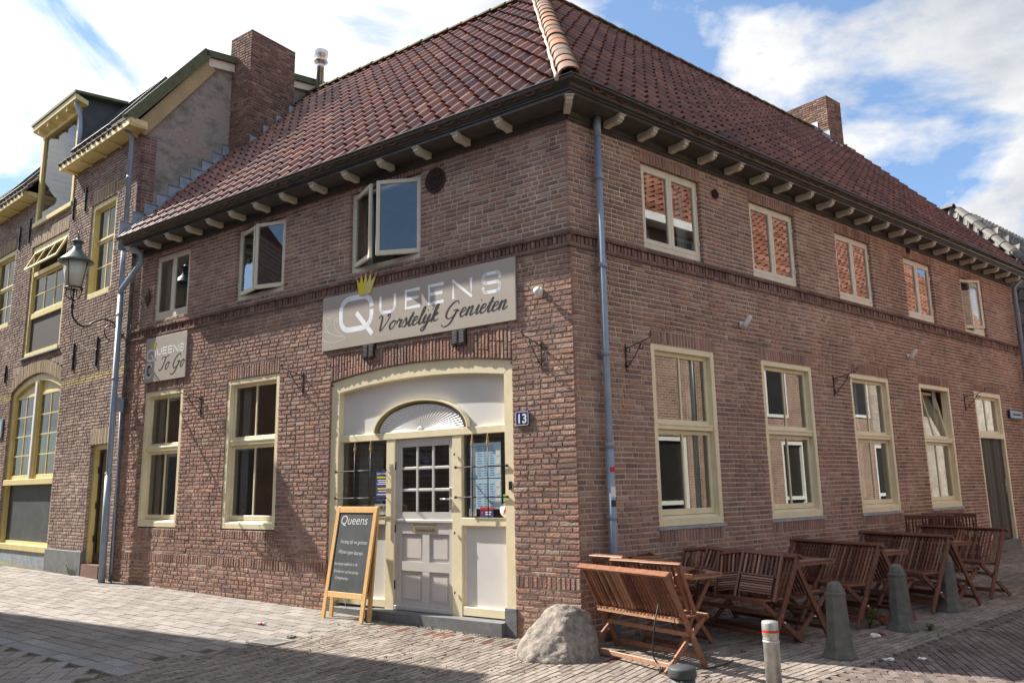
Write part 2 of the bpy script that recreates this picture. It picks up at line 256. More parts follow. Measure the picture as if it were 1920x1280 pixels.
# ------------------------------------------------------------------ mesh builder
W = {}
class MB:
    def __init__(s): s.v = []; s.f = []; s.m = []; s.s = []
    def q(s, idx, m=0, sm=False): s.f.append(idx); s.m.append(m); s.s.append(sm)
    def poly(s, pts, m=0, sm=False):
        n = len(s.v); s.v += [tuple(p) for p in pts]; s.q(tuple(range(n, n + len(pts))), m, sm)
    def box(s, x0, x1, y0, y1, z0, z1, m=0, T=None, bev=0):
        x0, x1 = min(x0, x1), max(x0, x1); y0, y1 = min(y0, y1), max(y0, y1); z0, z1 = min(z0, z1), max(z0, z1)
        if bev and min(x1 - x0, y1 - y0, z1 - z0) > 2.5 * bev: return s.bbox(x0, x1, y0, y1, z0, z1, m, T, bev)
        n = len(s.v); P = [(x, y, z) for x in (x0, x1) for y in (y0, y1) for z in (z0, z1)]
        if T is not None: P = [tuple(T @ Vector(p)) for p in P]
        s.v += P
        for f in ((0, 1, 3, 2), (4, 6, 7, 5), (0, 4, 5, 1), (2, 3, 7, 6), (0, 2, 6, 4), (1, 5, 7, 3)): s.q(tuple(n + i for i in f), m)
    def bbox(s, x0, x1, y0, y1, z0, z1, m, T, b):
        bm = bmesh.new(); bmesh.ops.create_cube(bm, size=1)
        for v in bm.verts: v.co = Vector((x0 + (v.co.x + .5) * (x1 - x0), y0 + (v.co.y + .5) * (y1 - y0), z0 + (v.co.z + .5) * (z1 - z0)))
        bmesh.ops.bevel(bm, geom=bm.edges[:], offset=b, segments=1, affect='EDGES')
        s.bm(bm, m, T)
    def bm(s, bm, m=0, T=None, sm=False):
        n = len(s.v); bm.verts.ensure_lookup_table()
        for i, v in enumerate(bm.verts): v.index = i; s.v.append(tuple(T @ v.co) if T is not None else tuple(v.co))
        for f in bm.faces: s.q(tuple(n + v.index for v in f.verts), m, sm)
        bm.free()
    def beam(s, p, q, w, h, m=0, up=UP, bev=0):
        p = Vector(p); q = Vector(q); d = q - p; L = d.length; z = d / L; up = Vector(up)
        x = up.cross(z)
        if x.length < 1e-4: x = Vector((1, 0, 0)).cross(z)
        x.normalize(); y = z.cross(x); T = Matrix((x, y, z)).transposed().to_4x4(); T.translation = p
        s.box(-w / 2, w / 2, -h / 2, h / 2, 0, L, m, T, bev)
    def tube(s, pts, r, n=8, m=0, closed=False):
        pts = [Vector(p) for p in pts]; k = len(pts); rr = r if isinstance(r, (list, tuple)) else [r] * k; base = len(s.v); prev = None
        for i, p in enumerate(pts):
            a = pts[(i - 1) % k] if (i or closed) else p; b = pts[(i + 1) % k] if (i < k - 1 or closed) else p
            t = (b - a).normalized()
            if prev is None: u = t.orthogonal().normalized()
            else: u = (prev - t * prev.dot(t)); u = u.normalized() if u.length > 1e-6 else t.orthogonal().normalized()
            prev = u; w = t.cross(u)
            for j in range(n):
                an = 2 * pi * j / n; s.v.append(tuple(p + (u * cos(an) + w * sin(an)) * rr[i]))
        for i in range(k if closed else k - 1):
            for j in range(n):
                a = base + i * n + j; b = base + i * n + (j + 1) % n; c = base + ((i + 1) % k) * n + (j + 1) % n; d = base + ((i + 1) % k) * n + j
                s.q((a, b, c, d), m, True)
        if not closed:
            s.q(tuple(base + j for j in range(n))[::-1], m); s.q(tuple(base + (k - 1) * n + j for j in range(n)), m)
    def lathe(s, prof, c=(0, 0, 0), n=24, m=0, sm=True, T=None):
        base = len(s.v)
        for r, z in prof:
            for j in range(n):
                an = 2 * pi * j / n; p = Vector((c[0] + r * cos(an), c[1] + r * sin(an), c[2] + z)); s.v.append(tuple(T @ p if T is not None else p))
        for i in range(len(prof) - 1):
            for j in range(n):
                a = base + i * n + j; b = base + i * n + (j + 1) % n; s.q((a, b, b + n, a + n), m, sm)
        s.q(tuple(base + j for j in range(n))[::-1], m); s.q(tuple(base + (len(prof) - 1) * n + j for j in range(n)), m)
    def prism(s, pts, vec, m=0):
        vec = Vector(vec); n = len(s.v); k = len(pts); s.v += [tuple(p) for p in pts]; s.v += [tuple(Vector(p) + vec) for p in pts]
        s.q(tuple(range(n, n + k))[::-1], m); s.q(tuple(range(n + k, n + 2 * k)), m)
        for i in range(k): j = (i + 1) % k; s.q((n + i, n + j, n + k + j, n + k + i), m)
    def build(s, name, mats, parent=None, F=None, fix=False):
        me = bpy.data.meshes.new(name); me.from_pydata(s.v, [], s.f)
        for mm in (mats if isinstance(mats, (list, tuple)) else [mats]): me.materials.append(M[mm] if isinstance(mm, str) else mm)
        me.polygons.foreach_set('material_index', s.m); me.polygons.foreach_set('use_smooth', s.s); me.update()
        if fix:
            b = bmesh.new(); b.from_mesh(me); bmesh.ops.recalc_face_normals(b, faces=b.faces[:]); b.to_mesh(me); b.free()
        o = bpy.data.objects.new(name, me); return place(o, parent, F)
def place(o, parent=None, F=None):
    COL.objects.link(o)
    if parent is not None:
        o.parent = parent; Wp = W[parent.name]
        if F is None: W[o.name] = Wp.copy()
        else: W[o.name] = F.copy(); o.matrix_basis = Wp.inverted() @ F
    else:
        F = F if F is not None else Matrix.Identity(4); W[o.name] = F.copy(); o.matrix_basis = F
    return o
def tag(o, label=None, cat=None, group=None, kind=None):
    if label: o['label'] = label
    if cat: o['category'] = cat
    if group: o['group'] = group
    if kind: o['kind'] = kind
    return o
def empty(name, F, label, cat, group=None):
    o = bpy.data.objects.new(name, None); o.empty_display_size = .2; place(o, None, F); return tag(o, label, cat, group)
KIDS = {}
def kids(o): return [c for c in COL.objects if c.parent == o]
def copy_tree(o, F=None, parent=None):
    c = o.copy(); COL.objects.link(c)
    if parent is None: c.matrix_basis = F; W[c.name] = F.copy()
    else: c.parent = parent
    for ch in KIDS.setdefault(o.name, kids(o)): copy_tree(ch, None, c)
    return c
def text(name, body, size, mat, parent, F, x, y, z, shear=0, align='LEFT', ext=.0015, spc=1, scale=(1, 1), bold=0, rz=0):
    cu = bpy.data.curves.new(name, 'FONT'); cu.body = body; cu.size = size; cu.shear = shear; cu.align_x = align; cu.extrude = ext
    cu.space_character = spc; cu.offset = bold; cu.materials.append(M[mat]); cu.resolution_u = 4
    o = bpy.data.objects.new(name, cu)
    T = F @ Matrix.Translation((x, y, z)) @ Matrix.Rotation(radians(90), 4, 'X') @ Matrix.Rotation(rz, 4, 'Z') @ Matrix.Diagonal((scale[0], scale[1], 1, 1))
    return place(o, parent, T)
# ------------------------------------------------------------------ brickwork
def cut_intervals(x0, x1, z0, z1, holes):
    iv = [(x0, x1)]
    for h in holes:
        a, b = h(z0, z1) if callable(h) else ((h[0], h[1]) if (h[2] < z1 - 1e-4 and h[3] > z0 + 1e-4) else (None, None))
        if a is None: continue
        nv = []
        for p, q in iv:
            if b <= p or a >= q: nv.append((p, q)); continue
            if a > p: nv.append((p, a))
            if b < q: nv.append((b, q))
        iv = nv
    return iv
def brick(mb, x0, x1, z0, z1, y, depth, jit, m=0, rnd=random, ins=.004):
    j = lambda k=1: rnd.uniform(-jit, jit) * k
    yy = y + rnd.uniform(-jit, jit) * 1.2; i = ins
    n = len(mb.v)
    F = [(x0 + i + j(.4), yy + j(.5), z0 + i + j(.5)), (x1 - i + j(.4), yy + j(.5), z0 + i + j(.5)), (x1 - i + j(.4), yy + j(.5), z1 - i + j(.5)), (x0 + i + j(.4), yy + j(.5), z1 - i + j(.5))]
    Bk = [(x0, yy + .008, z0), (x1, yy + .008, z0), (x1, yy + .008, z1), (x0, yy + .008, z1)]
    R = [(x0, y + depth, z0), (x1, y + depth, z0), (x1, y + depth, z1), (x0, y + depth, z1)]
    mb.v += F + Bk + R; mb.q((n, n + 1, n + 2, n + 3), m)
    for a in range(4):
        b = (a + 1) % 4; mb.q((n + 4 + a, n + 4 + b, n + b, n + a), m); mb.q((n + 8 + a, n + 8 + b, n + 4 + b, n + 4 + a), m)
def brickwork(mb, x0, x1, z0, z1, holes, jit=lambda z: .001, course=.062, Lb=.205, joint=.0170, depth=.10, mdep=.005, mbm=1, mat=lambda z, x: 0, seed=1, ends=(0, 0)):
    rnd = random.Random(seed); r = 0; z = z0
    while z < z1 - 1e-3:
        zt = min(z + course, z1)
        for a, b in cut_intervals(x0, x1, z, zt, holes):
            dep = mdep + 2.2 * jit((z + zt) / 2)
            n = len(mb.v); mb.v += [(a, dep, z), (b, dep, z), (b, dep, zt), (a, dep, zt)]; mb.q((n, n + 1, n + 2, n + 3), mbm)
            if a > x0 + 1e-3: mb.poly([(a + .003, 0.01, z), (a + .003, depth, z), (a + .003, depth, zt), (a + .003, 0.01, zt)], mbm)
            if b < x1 - 1e-3: mb.poly([(b - .003, 0.01, z), (b - .003, depth, z), (b - .003, depth, zt), (b - .003, 0.01, zt)], mbm)
            xx = a; first = True
            while xx < b - .012:
                L_ = Lb if rnd.random() < .55 else Lb * .5
                if first: L_ = (Lb, Lb * .5)[r % 2] * (1 if rnd.random() < .8 else .75); first = False
                L_ *= rnd.uniform(.93, 1.06); e = xx + L_
                if b - e < .07: e = b
                jj = jit((z + zt) / 2)
                gx = joint / 2
                brick(mb, xx + (gx if xx > a else 0), e - (gx if e < b else 0), z + joint / 2, zt - joint / 2, 0, depth, jj, mat((z + zt) / 2, (xx + e) / 2), rnd, .003 + jj * .6)
                xx = e
        for h in holes:      # cut bricks fill what is left of a course beside the edge of an opening
            if callable(h) or h[2] >= zt - 1e-4 or h[3] <= z + 1e-4: continue
            for p, q in ((z, h[2]), (h[3], zt)):
                if q - p > .004:
                    for xa, xb in cut_intervals(max(h[0], x0), min(h[1], x1), z, zt, [g for g in holes if g is not h]):
                        mb.poly([(xa, .007, p), (xb, .007, p), (xb, .007, q), (xa, .007, q)], mbm); xx = xa
                        while q - p > .018 and xx < xb - .03:
                            e = min(xx + Lb * rnd.choice((1, .5)), xb); brick(mb, xx + joint / 2, e - joint / 2, p + .004, q - .005, 0, depth, jit(p), mat(p, xx), rnd, .003); xx = e
        z = zt; r += 1
def soldiers(mb, x0, x1, z0, z1, jit=.001, w=.062, joint=.015, y=-.002, depth=.1, m=0, mbm=1, seed=3, fn0=None, alt=0, mdep=.005):
    """upright bricks; fn0(x) gives the lower edge of an arch"""
    rnd = random.Random(seed); n = max(1, round((x1 - x0) / w)); w = (x1 - x0) / n
    mb.poly([(x0, mdep + 1.8 * jit, z0 if not fn0 else min(fn0(x0), fn0(x1))), (x1, mdep + 1.8 * jit, z0 if not fn0 else min(fn0(x0), fn0(x1))), (x1, mdep + 1.8 * jit, z1), (x0, mdep + 1.8 * jit, z1)] if not fn0 else
            [(x0 + (x1 - x0) * i / 12, mdep + 1.8 * jit, fn0(x0 + (x1 - x0) * i / 12)) for i in range(13)] + [(x1, mdep + 1.8 * jit, z1), (x0, mdep + 1.8 * jit, z1)], mbm)
    for i in range(n):
        a = x0 + i * w; b = a + w; lo = (fn0((a + b) / 2) if fn0 else z0)
        yy = y + (rnd.choice((0, alt)) if alt else 0)
        if z1 - lo > .28:
            c = lo + rnd.choice((.21, .105)); seg = [(lo, c), (c, z1)]
        else: seg = [(lo, z1)]
        for p, q in seg: brick(mb, a + joint / 2, b - joint / 2, p + joint * .3, q - joint * .4, yy, depth, jit, m, rnd, .003 + jit * .6)
# ------------------------------------------------------------------ pantiles
def tile_profile(kind):
    if kind == 'pan': return [(0, .0), (.08, .045), (.17, .066), (.26, .056), (.36, .018), (.50, -.010), (.68, -.018), (.86, -.008), (1.0, .012)]
    if kind == 'panR': return [(0, .012), (.14, -.008), (.32, -.018), (.50, -.010), (.64, .018), (.74, .056), (.83, .066), (.92, .045), (1.0, 0)]
    return [(0, .0), (.2, .030), (.4, .034), (.6, .012), (.8, -.004), (1.0, .0)]
def tiles(mb, O, e, s, n, U0, U1, S1, w=.22, ex=.30, kind='pan', lo=None, hi=None, seed=5, lift=.045, th=.022, m=0):
    """O eave point, e along the eave, s up the slope, n normal; lo/hi(sl) limit u on each row"""
    rnd = random.Random(seed); pr = tile_profile(kind); sl = 0; k = len(pr)
    while sl < S1 - .02:
        t1 = min(sl + ex, S1)
        a0 = lo(sl + ex * .4) if lo else U0; b0 = hi(sl + ex * .4) if hi else U1
        j0 = math.floor((a0 - U0) / w); j1 = math.ceil((b0 - U0) / w)
        for j in range(j0, j1):
            u = U0 + j * w
            c = u + w / 2
            if c < a0 - w * .15 or c > b0 + w * .15: continue
            jx = rnd.uniform(-.006, .006); js = rnd.uniform(-.012, .012); jl = rnd.uniform(-.004, .005); base = len(mb.v)
            for (sv_, hh) in ((sl + js - .03, lift + jl), (t1 + .02, .006)):
                for (f, z) in pr: mb.v.append(tuple(O + e * (u + jx + f * w * 1.04) + s * sv_ + n * (z + hh)))
            for i in range(k - 1): mb.q((base + i, base + i + 1, base + k + i + 1, base + k + i), m, True)
            b2 = len(mb.v)
            for hh in (0, -th):
                for (f, z) in pr: mb.v.append(tuple(O + e * (u + jx + f * w * 1.04) + s * (sl + js - .03) + n * (z + lift + jl + hh)))
            for i in range(k - 1): mb.q((b2 + k + i, b2 + k + i + 1, b2 + i + 1, b2 + i), m)
        sl += ex
def ridge_caps(mb, p, q, r=.12, step=.33, seed=2, m=0, upv=UP, flat=.75):
    p = Vector(p); q = Vector(q); d = (q - p); L = d.length; t = d / L; rnd = random.Random(seed)
    x = t.cross(upv).normalized(); y = x.cross(t).normalized(); n = int(L / step)
    for i in range(n):
        a = p + t * (i * step + rnd.uniform(-.012, .012)); b = a + t * (step * 1.08)
        ra, rb = r * rnd.uniform(1.0, 1.06), r * .88; lift = rnd.uniform(-.006, .008); base = len(mb.v); K = 9
        for (c, rr) in ((a, ra), (b, rb)):
            for j in range(K + 1):
                an = pi * j / K; mb.v.append(tuple(c + x * cos(an) * rr + y * (sin(an) * rr * flat + lift)))
        for j in range(K): mb.q((base + j, base + j + 1, base + K + 2 + j, base + K + 1 + j), m, True)
        b2 = len(mb.v)
        for rr in (ra, ra - .022):
            for j in range(K + 1):
                an = pi * j / K; mb.v.append(tuple(a + x * cos(an) * rr + y * (sin(an) * rr * flat + lift)))
        for j in range(K): mb.q((b2 + j, b2 + K + 1 + j, b2 + K + 2 + j, b2 + j + 1), m)
# ================================================================== GROUND
mb = MB(); S_ = 90
mb.poly([(x, y, gz((x, y)) - .022) for x, y in ((-S_, -S_), (S_, -S_), (S_, S_), (-S_, S_))])
tag(mb.build('ground', 'joint'), kind='structure')
def pavers(name, F, x0, x1, y0, y1, L_, Wd, mats, along='x', inside=None, seed=1, jit=.0015, gap=.006, herring=False, mchoose=None, rot=0, bond=.5):
    """real paving stones, laid in a running or herringbone bond on the sloping ground"""
    rnd = random.Random(seed); mb = MB()
    R = Matrix.Rotation(rot, 2); Ri = Matrix.Rotation(-rot, 2); c0 = Vector(((x0 + x1) / 2, (y0 + y1) / 2)); rad = max(x1 - x0, y1 - y0) * .75 if rot else None
    def stone(cx, cy, a, b):
        p = R @ Vector((cx, cy)) if rot else Vector((cx, cy))
        if rot: p = p + c0
        if not (x0 <= p.x <= x1 and y0 <= p.y <= y1): return
        if inside and not inside(p.x, p.y): return
        dz = rnd.uniform(-jit, jit) * 1.6; tl = [rnd.uniform(-jit, jit) for _ in range(4)]; n = len(mb.v)
        for lvl in (0, 1):
            for k, (sx, sy) in enumerate(((-1, -1), (1, -1), (1, 1), (-1, 1))):
                e = .004 if lvl else 0
                qx = sx * (a / 2 - gap / 2 - e); qy = sy * (b / 2 - gap / 2 - e)
                v = (R @ Vector((qx, qy))) if rot else Vector((qx, qy))
                w = F @ Vector((p.x + v.x, p.y + v.y, 0)); mb.v.append((w.x, w.y, gz(w) + (dz + tl[k] if lvl else -.02)))
        m = mchoose(p.x, p.y, rnd) if mchoose else 0
        mb.q((n + 4, n + 5, n + 6, n + 7), m)
        for k in range(4): l = (k + 1) % 4; mb.q((n + k, n + l, n + 4 + l, n + 4 + k), m)
    if rot: X0, X1, Y0, Y1 = -rad, rad, -rad, rad
    else: X0, X1, Y0, Y1 = x0, x1, y0, y1
    if herring:
        # L-shaped units of two stones, 2:1 bond
        u = Wd; n = int((X1 - X0) / u) + 4; mm = int((Y1 - Y0) / u) + 4; k_ = int(round(L_ / Wd))
        for i in range(-2, n):
            for j in range(-2, mm):
                q = (i - j) % (2 * k_)
                if q == 0: stone(X0 + (i + k_ / 2) * u, Y0 + (j + .5) * u, L_, Wd)
                if q == 2 * k_ - 1: stone(X0 + (i + .5) * u, Y0 + (j + k_ / 2) * u, Wd, L_)
    elif along == 'x':
        y = Y0 + Wd / 2; r = 0
        while y < Y1:
            x = X0 + (bond * L_ if r % 2 else 0)
            while x < X1 + L_: stone(x, y, L_, Wd); x += L_
            y += Wd; r += 1
    else:
        x = X0 + Wd / 2; r = 0
        while x < X1:
            y = Y0 + (bond * L_ if r % 2 else 0)
            while y < Y1 + L_: stone(x, y, Wd, L_); y += L_
            x += Wd; r += 1
    return tag(mb.build(name, mats), kind='structure')
# door-side coordinates: x = -u (right end 0), y = -offset into the street
lineL = lambda x: -3.0 - (x + 3.0) * -.03
def in_left(x, y): return x < -2.95 + (-y - 1.2) * .12 and y < -.03 and not (-2.9 < y + 0 and False)
strip_y0, strip_y1 = -3.28, -2.92
pavers('pavement', FA, -13.5, -2.6, -2.92, -.04, .31, .155, ['paver'], 'x', inside=lambda x, y: x < -2.95 - .30 * (-y - 1.1 if y < -1.1 else 0), seed=11)
pavers('pavement', FA, -12.0, -3.25, strip_y0, -2.92, .36, .18, ['paver_grey'], 'x', seed=12, bond=0)
pavers('road', FA, -11.5, -2.6, -6.2, strip_y0, .31, .155, ['paver'], rot=radians(45), herring=True, inside=lambda x, y: x < -3.3, seed=13)
pavers('road', FA, -3.7, 3.4, -6.3, -.75, .205, .07, ['klinker'], 'y', inside=lambda x, y: (x >= (-2.95 - .30 * (-y - 1.1 if y < -1.1 else 0)) if y > -2.92 else x >= -3.3) and (FB.inverted() @ (FA @ Vector((x, y, 0)))).x < .10, seed=14)
pavers('pavement', FA, -3.0, 2.4, -.75, .03, .205, .07, ['klinker', 'klinker_red'], 'y', inside=lambda x, y: (x >= -2.95) and (FB.inverted() @ (FA @ Vector((x, y, 0)))).x < .10, seed=15, mchoose=lambda x, y, r: 1 if (-.42 < y < -.30 and r.random() < .7) else 0)
ZLIFT = .004
pavers('pavement', FB, -.05, 14.5, -2.35, -.02, .205, .07, ['klinker'], 'x', seed=16)
pavers('kerb_strip', FB, -.05, 14.5, -2.50, -2.35, .205, .075, ['klinker_dark'], 'y', seed=17)
pavers('road', FB, -.05, 11, -6.4, -2.50, .205, .075, ['klinker_dark'], rot=radians(38), herring=False, seed=18)
ZLIFT = 0
# ================================================================== MAIN BUILDING
main = empty('brick_building', Matrix.Translation(COR), 'two storey red brick corner building with hipped pantile roof and cream window frames', 'building')
WT = 5.97
# ---- wall towards the door street (x = -u)
def arch(h0, rise, xa, xb):
    c = (xa + xb) / 2; hw = (xb - xa) / 2
    return lambda x: h0 + rise * (1 - ((x - c) / hw) ** 2)
XD0, XD1 = -4.02, -.86
archf = arch(3.05, .13, XD0, XD1)
WA_U = [(-8.777, -7.682), (-6.36, -5.13), (-3.69, -2.314)]; ZA_U = (4.594, 5.794)
WA_L = [(-8.823, -7.664), (-6.437, -5.149)]; ZA_L = (.998, 3.303)
WB_U = [(1.304, 2.521), (3.684, 4.91), (6.12, 7.336), (8.577, 9.766), (11.08, 12.21)]; ZB_U = (4.52, 5.68)
WB_L = [(1.327, 2.606), (3.69, 5.03), (6.177, 7.50), (8.65, 9.95)]; ZB_L = (1.053, 3.285)
DOORB = (11.08, 12.47, .36, 3.30)
def jitA(z): return .0036 if z < 3.35 else (.0030 if z < 4.3 else .0020)
holes = [(a, b, ZA_U[0], ZA_U[1] + .16) for a, b in WA_U] + [(a, b, ZA_L[0] - .15, ZA_L[1] + .20) for a, b in WA_L]
holes += [(XD0, XD1, -1, 3.44), (-9.6, 0.02, 4.29, 4.50), (-9.6, 0.02, .44, .575)]
mb = MB()
brickwork(mb, -9.47, 0, -.25, WT, holes, jit=jitA, seed=21, mat=lambda z, x: 2 if z < 4.3 else 0)
for a, b in WA_U: soldiers(mb, a - .02, b + .02, ZA_U[1], ZA_U[1] + .16, .0012, seed=int(-a * 10))
for a, b in WA_L:
    soldiers(mb, a, b, ZA_L[1], ZA_L[1] + .20, .003, m=2, seed=int(-a * 10)); soldiers(mb, a, b, ZA_L[0] - .15, ZA_L[0] - .02, .003, m=2, seed=int(-a * 11))
soldiers(mb, XD0, XD1, 3.05, 3.44, .004, m=2, fn0=archf, seed=8, w=.056, mdep=.012)
for a, b in ((-9.47, XD0), (XD1, 0)): soldiers(mb, a, b, .44, .575, .004, m=2, seed=int(-a * 7) + 3)
# string course: projecting stretcher, upright bricks, projecting stretcher
brickwork(mb, -9.47, .03, 4.435, 4.50, [], jit=lambda z: .002, seed=31, depth=.1)
def wob(mb, s0=0):
    """old courses are never dead level"""
    for i, (x, y, z) in enumerate(mb.v):
        dz = .011 * noise.noise(Vector((x * .8 + s0, z * .9, 1))) + .005 * noise.noise(Vector((x * 3.1, z * 3.7, s0)))
        mb.v[i] = (x, y + .006 * noise.noise(Vector((x * 1.3, z * 1.3, 7 + s0))), z + dz)
def shift(mb, n0, dy):
    for i in range(n0, len(mb.v)): x, y, z = mb.v[i]; mb.v[i] = (x, y + dy, z)
def stringcourse(x0, x1, seed, z=4.29):
    mb = MB()
    n0 = len(mb.v); brickwork(mb, x0, x1, z + .155, z + .21, [], jit=lambda z: .002, course=.055, seed=seed); shift(mb, n0, -.035)
    n0 = len(mb.v); soldiers(mb, x0, x1, z + .05, z + .155, .0015, seed=seed + 1, alt=.012, w=.062, mdep=.028); shift(mb, n0, -.010)
    n0 = len(mb.v); brickwork(mb, x0, x1, z, z + .05, [], jit=lambda z: .0025, course=.05, seed=seed + 2); shift(mb, n0, -.025)
    return mb
wob(mb, 3)
mb.build('wall', ['brick', 'mortar', 'brick_rough'], main, FA)
stringcourse(-9.47, 0.012, 41).build('string_course', ['brick_dark', 'mortar_dark'], main, FA)
# ---- wall towards the terrace
holes = [(a, b, ZB_U[0], ZB_U[1] + .16) for a, b in WB_U] + [(a, b, ZB_L[0] - .19, ZB_L[1] + .17) for a, b in WB_L]
holes += [(DOORB[0], DOORB[1], -1, DOORB[3] + .15), (-.1, 14.1, 4.29, 4.50)]
mb = MB()
brickwork(mb, 0, 13.95, -.3, WT, holes, jit=lambda z: .0028 if z < 4.3 else .0020, seed=22)
for a, b in WB_U: soldiers(mb, a - .02, b + .02, ZB_U[1], ZB_U[1] + .16, .0012, seed=int(a * 10))
for a, b in WB_L:
    soldiers(mb, a, b, ZB_L[1], ZB_L[1] + .17, .0015, seed=int(a * 10)); soldiers(mb, a, b, ZB_L[0] - .19, ZB_L[0] - .04, .0015, seed=int(a * 11))
    mb.box(a - .02, b + .02, -.012, .1, ZB_L[0] - .04, ZB_L[0] - .003, 2)
soldiers(mb, DOORB[0], DOORB[1], DOORB[3], DOORB[3] + .15, .0015, seed=77)
wob(mb, 9)
mb.build('wall', ['brick', 'mortar', 'lead'], main, FB)
stringcourse(-.012, 13.95, 51).build('string_course', ['brick_dark', 'mortar_dark'], main, FB)
# ---- rear walls (never in front of the camera, they close the volume)
RA = COR + DA * 9.47; RB = COR + DB * 13.93
mb = MB()
def wallquad(p, q, z0, z1, m=0): mb.poly([(p.x, p.y, z0), (q.x, q.y, z0), (q.x, q.y, z1), (p.x, p.y, z1)], m)
rA2 = RA - NA * 8; rB2 = RB - NB * 8; inn = COR - (NA + NB) / (1 + NA.dot(NB)) * 8
wallquad(rA2, inn, -.5, 6.0); wallquad(inn, rB2, -.5, 6.0); wallquad(RB, rB2, -.5, 6.0); wallquad(RA, rA2, -.5, 6.0)
mb.build('rear_wall', 'far_brick', main, Matrix.Identity(4))
# ---- windows
def casement(mb, x0, x1, z0, z1, y, st=.058, rail=.07, m=0, mg=1, T=None, nv=0, nh=0, th=.04, gy=.022):
    """one glazed sash: stiles, rails, glazing bars, pane (y = front face)"""
    B = lambda a, b, c, d, e, f, mm=m: mb.box(a, b, c, d, e, f, mm, T, .004 if mm == m else 0)
    B(x0, x0 + st, y, y + th, z0, z1); B(x1 - st, x1, y, y + th, z0, z1)
    B(x0 + st, x1 - st, y + .001, y + th, z1 - st, z1); B(x0 + st, x1 - st, y + .001, y + th, z0, z0 + rail)
    for i in range(nv):
        xc = x0 + st + (x1 - x0 - 2 * st) * (i + 1) / (nv + 1); mb.box(xc - .014, xc + .014, y + .008, y + th, z0 + rail, z1 - st, m, T)
    for i in range(nh):
        zc = z0 + rail + (z1 - st - z0 - rail) * (i + 1) / (nh + 1); mb.box(x0 + st, x1 - st, y + .010, y + th - .002, zc - .013, zc + .013, m, T)
    P = [(x0 + st - .004, y + gy, z0 + rail - .004), (x1 - st + .004, y + gy, z0 + rail - .004), (x1 - st + .004, y + gy, z1 - st + .004), (x0 + st - .004, y + gy, z1 - st + .004)]
    if T is not None: P = [T @ Vector(p) for p in P]
    mb.poly(P, mg)
def roombox(mb, x0, x1, z0, z1, y0, m, d=1.2, px=.35, pz=.25):
    """a dim room behind a window"""
    a, b, c, e = x0 - px, x1 + px, z0 - pz, z1 + .12
    y1 = y0 + d
    mb.poly([(a, y1, c), (b, y1, c), (b, y1, e), (a, y1, e)], m); mb.poly([(a, y0, c), (a, y1, c), (a, y1, e), (a, y0, e)], m); mb.poly([(b, y0, c), (b, y1, c), (b, y1, e), (b, y0, e)], m)
    mb.poly([(a, y0, c), (b, y0, c), (b, y1, c), (a, y1, c)], m); mb.poly([(a, y0, e), (b, y0, e), (b, y1, e), (a, y1, e)], m)
    for (p, q, r, s) in ((a, x0, c, e), (x1, b, c, e), (x0, x1, c, z0), (x0, x1, z1, e)): mb.poly([(p, y0, r), (q, y0, r), (q, y0, s), (p, y0, s)], m)
def curtain(mb, x0, x1, z0, z1, y, m, w=.06):
    n = max(4, int((x1 - x0) / w * 4)); base = len(mb.v)
    for i in range(n + 1):
        x = x0 + (x1 - x0) * i / n; yy = y + .02 * sin(i * pi / 2.0 + .4 * sin(i * .7))
        mb.v += [(x, yy, z0), (x, yy, z1)]
    for i in range(n): mb.q((base + 2 * i, base + 2 * i + 2, base + 2 * i + 3, base + 2 * i + 1), m, True)
def hinge(x, y, ang): return Matrix.Translation((x, y, 0)) @ Matrix.Rotation(radians(ang), 4, 'Z') @ Matrix.Translation((-x, -y, 0))
def upper_window(F, x0, x1, z0, z1, col, gl, recess=.055, opens=None, curt=None, closed_right=True):
    fr = MB(); y = recess; t = .05
    for a, b, c, d in ((x0, x0 + t, z0, z1), (x1 - t, x1, z0, z1)): fr.box(a, b, y, y + .07, c, d, 0, bev=.004)
    fr.box(x0 + t, x1 - t, y + .001, y + .07, z1 - t, z1, 0, bev=.004); fr.box(x0 + t, x1 - t, y - .015, y + .07, z0, z0 + .075, 0, bev=.004)
    roombox(fr, x0 + .01, x1 - .01, z0 + .01, z1 - .01, y + .075, 1)
    if curt:
        for a, b in curt: curtain(fr, x0 + (x1 - x0) * a, x0 + (x1 - x0) * b, z0 + .05, z1 - .02, y + .17, 2)
    w = fr.build('window', [col, 'room', 'curtain'], main, F)
    xm = (x0 + x1) / 2
    for k, (a, b) in enumerate(((x0 + t + .002, xm - .001), (xm + .001, x1 - t - .002))):
        s = MB(); T = None
        if opens and opens[k]:
            hx = a if k == 0 else b
            T = hinge(hx, y + .01, -opens[k] if k == 0 else opens[k])
        casement(s, a, b, z0 + .078, z1 - t - .002, y - .012 if not T else y - .012, .055, .065, 0, 1, T)
        # hinge pins and stay
        for zz in (z0 + .25, z1 - .25):
            hx = a if k == 0 else b; s.box(hx - .012, hx + .012, y - .028, y - .012, zz - .03, zz + .03, 0, T)
        s.build('sash', [col, gl], w, F)
    return w
cA = [[(0.02, .35)], None, [(.03, .2)]]
for i, (a, b) in enumerate(WA_U):
    upper_window(FA, a, b, ZA_U[0], ZA_U[1], 'pale', 'glass', opens=(None, (14, 17), (24, 26))[i], curt=cA[i])
for i, (a, b) in enumerate(WB_U):
    upper_window(FB, a, b, ZB_U[0], ZB_U[1], 'pale', 'glass_b', recess=.06, opens=(28, 0) if i == 4 else None, curt=[(.78, .97)] if i in (0, 3) else None)
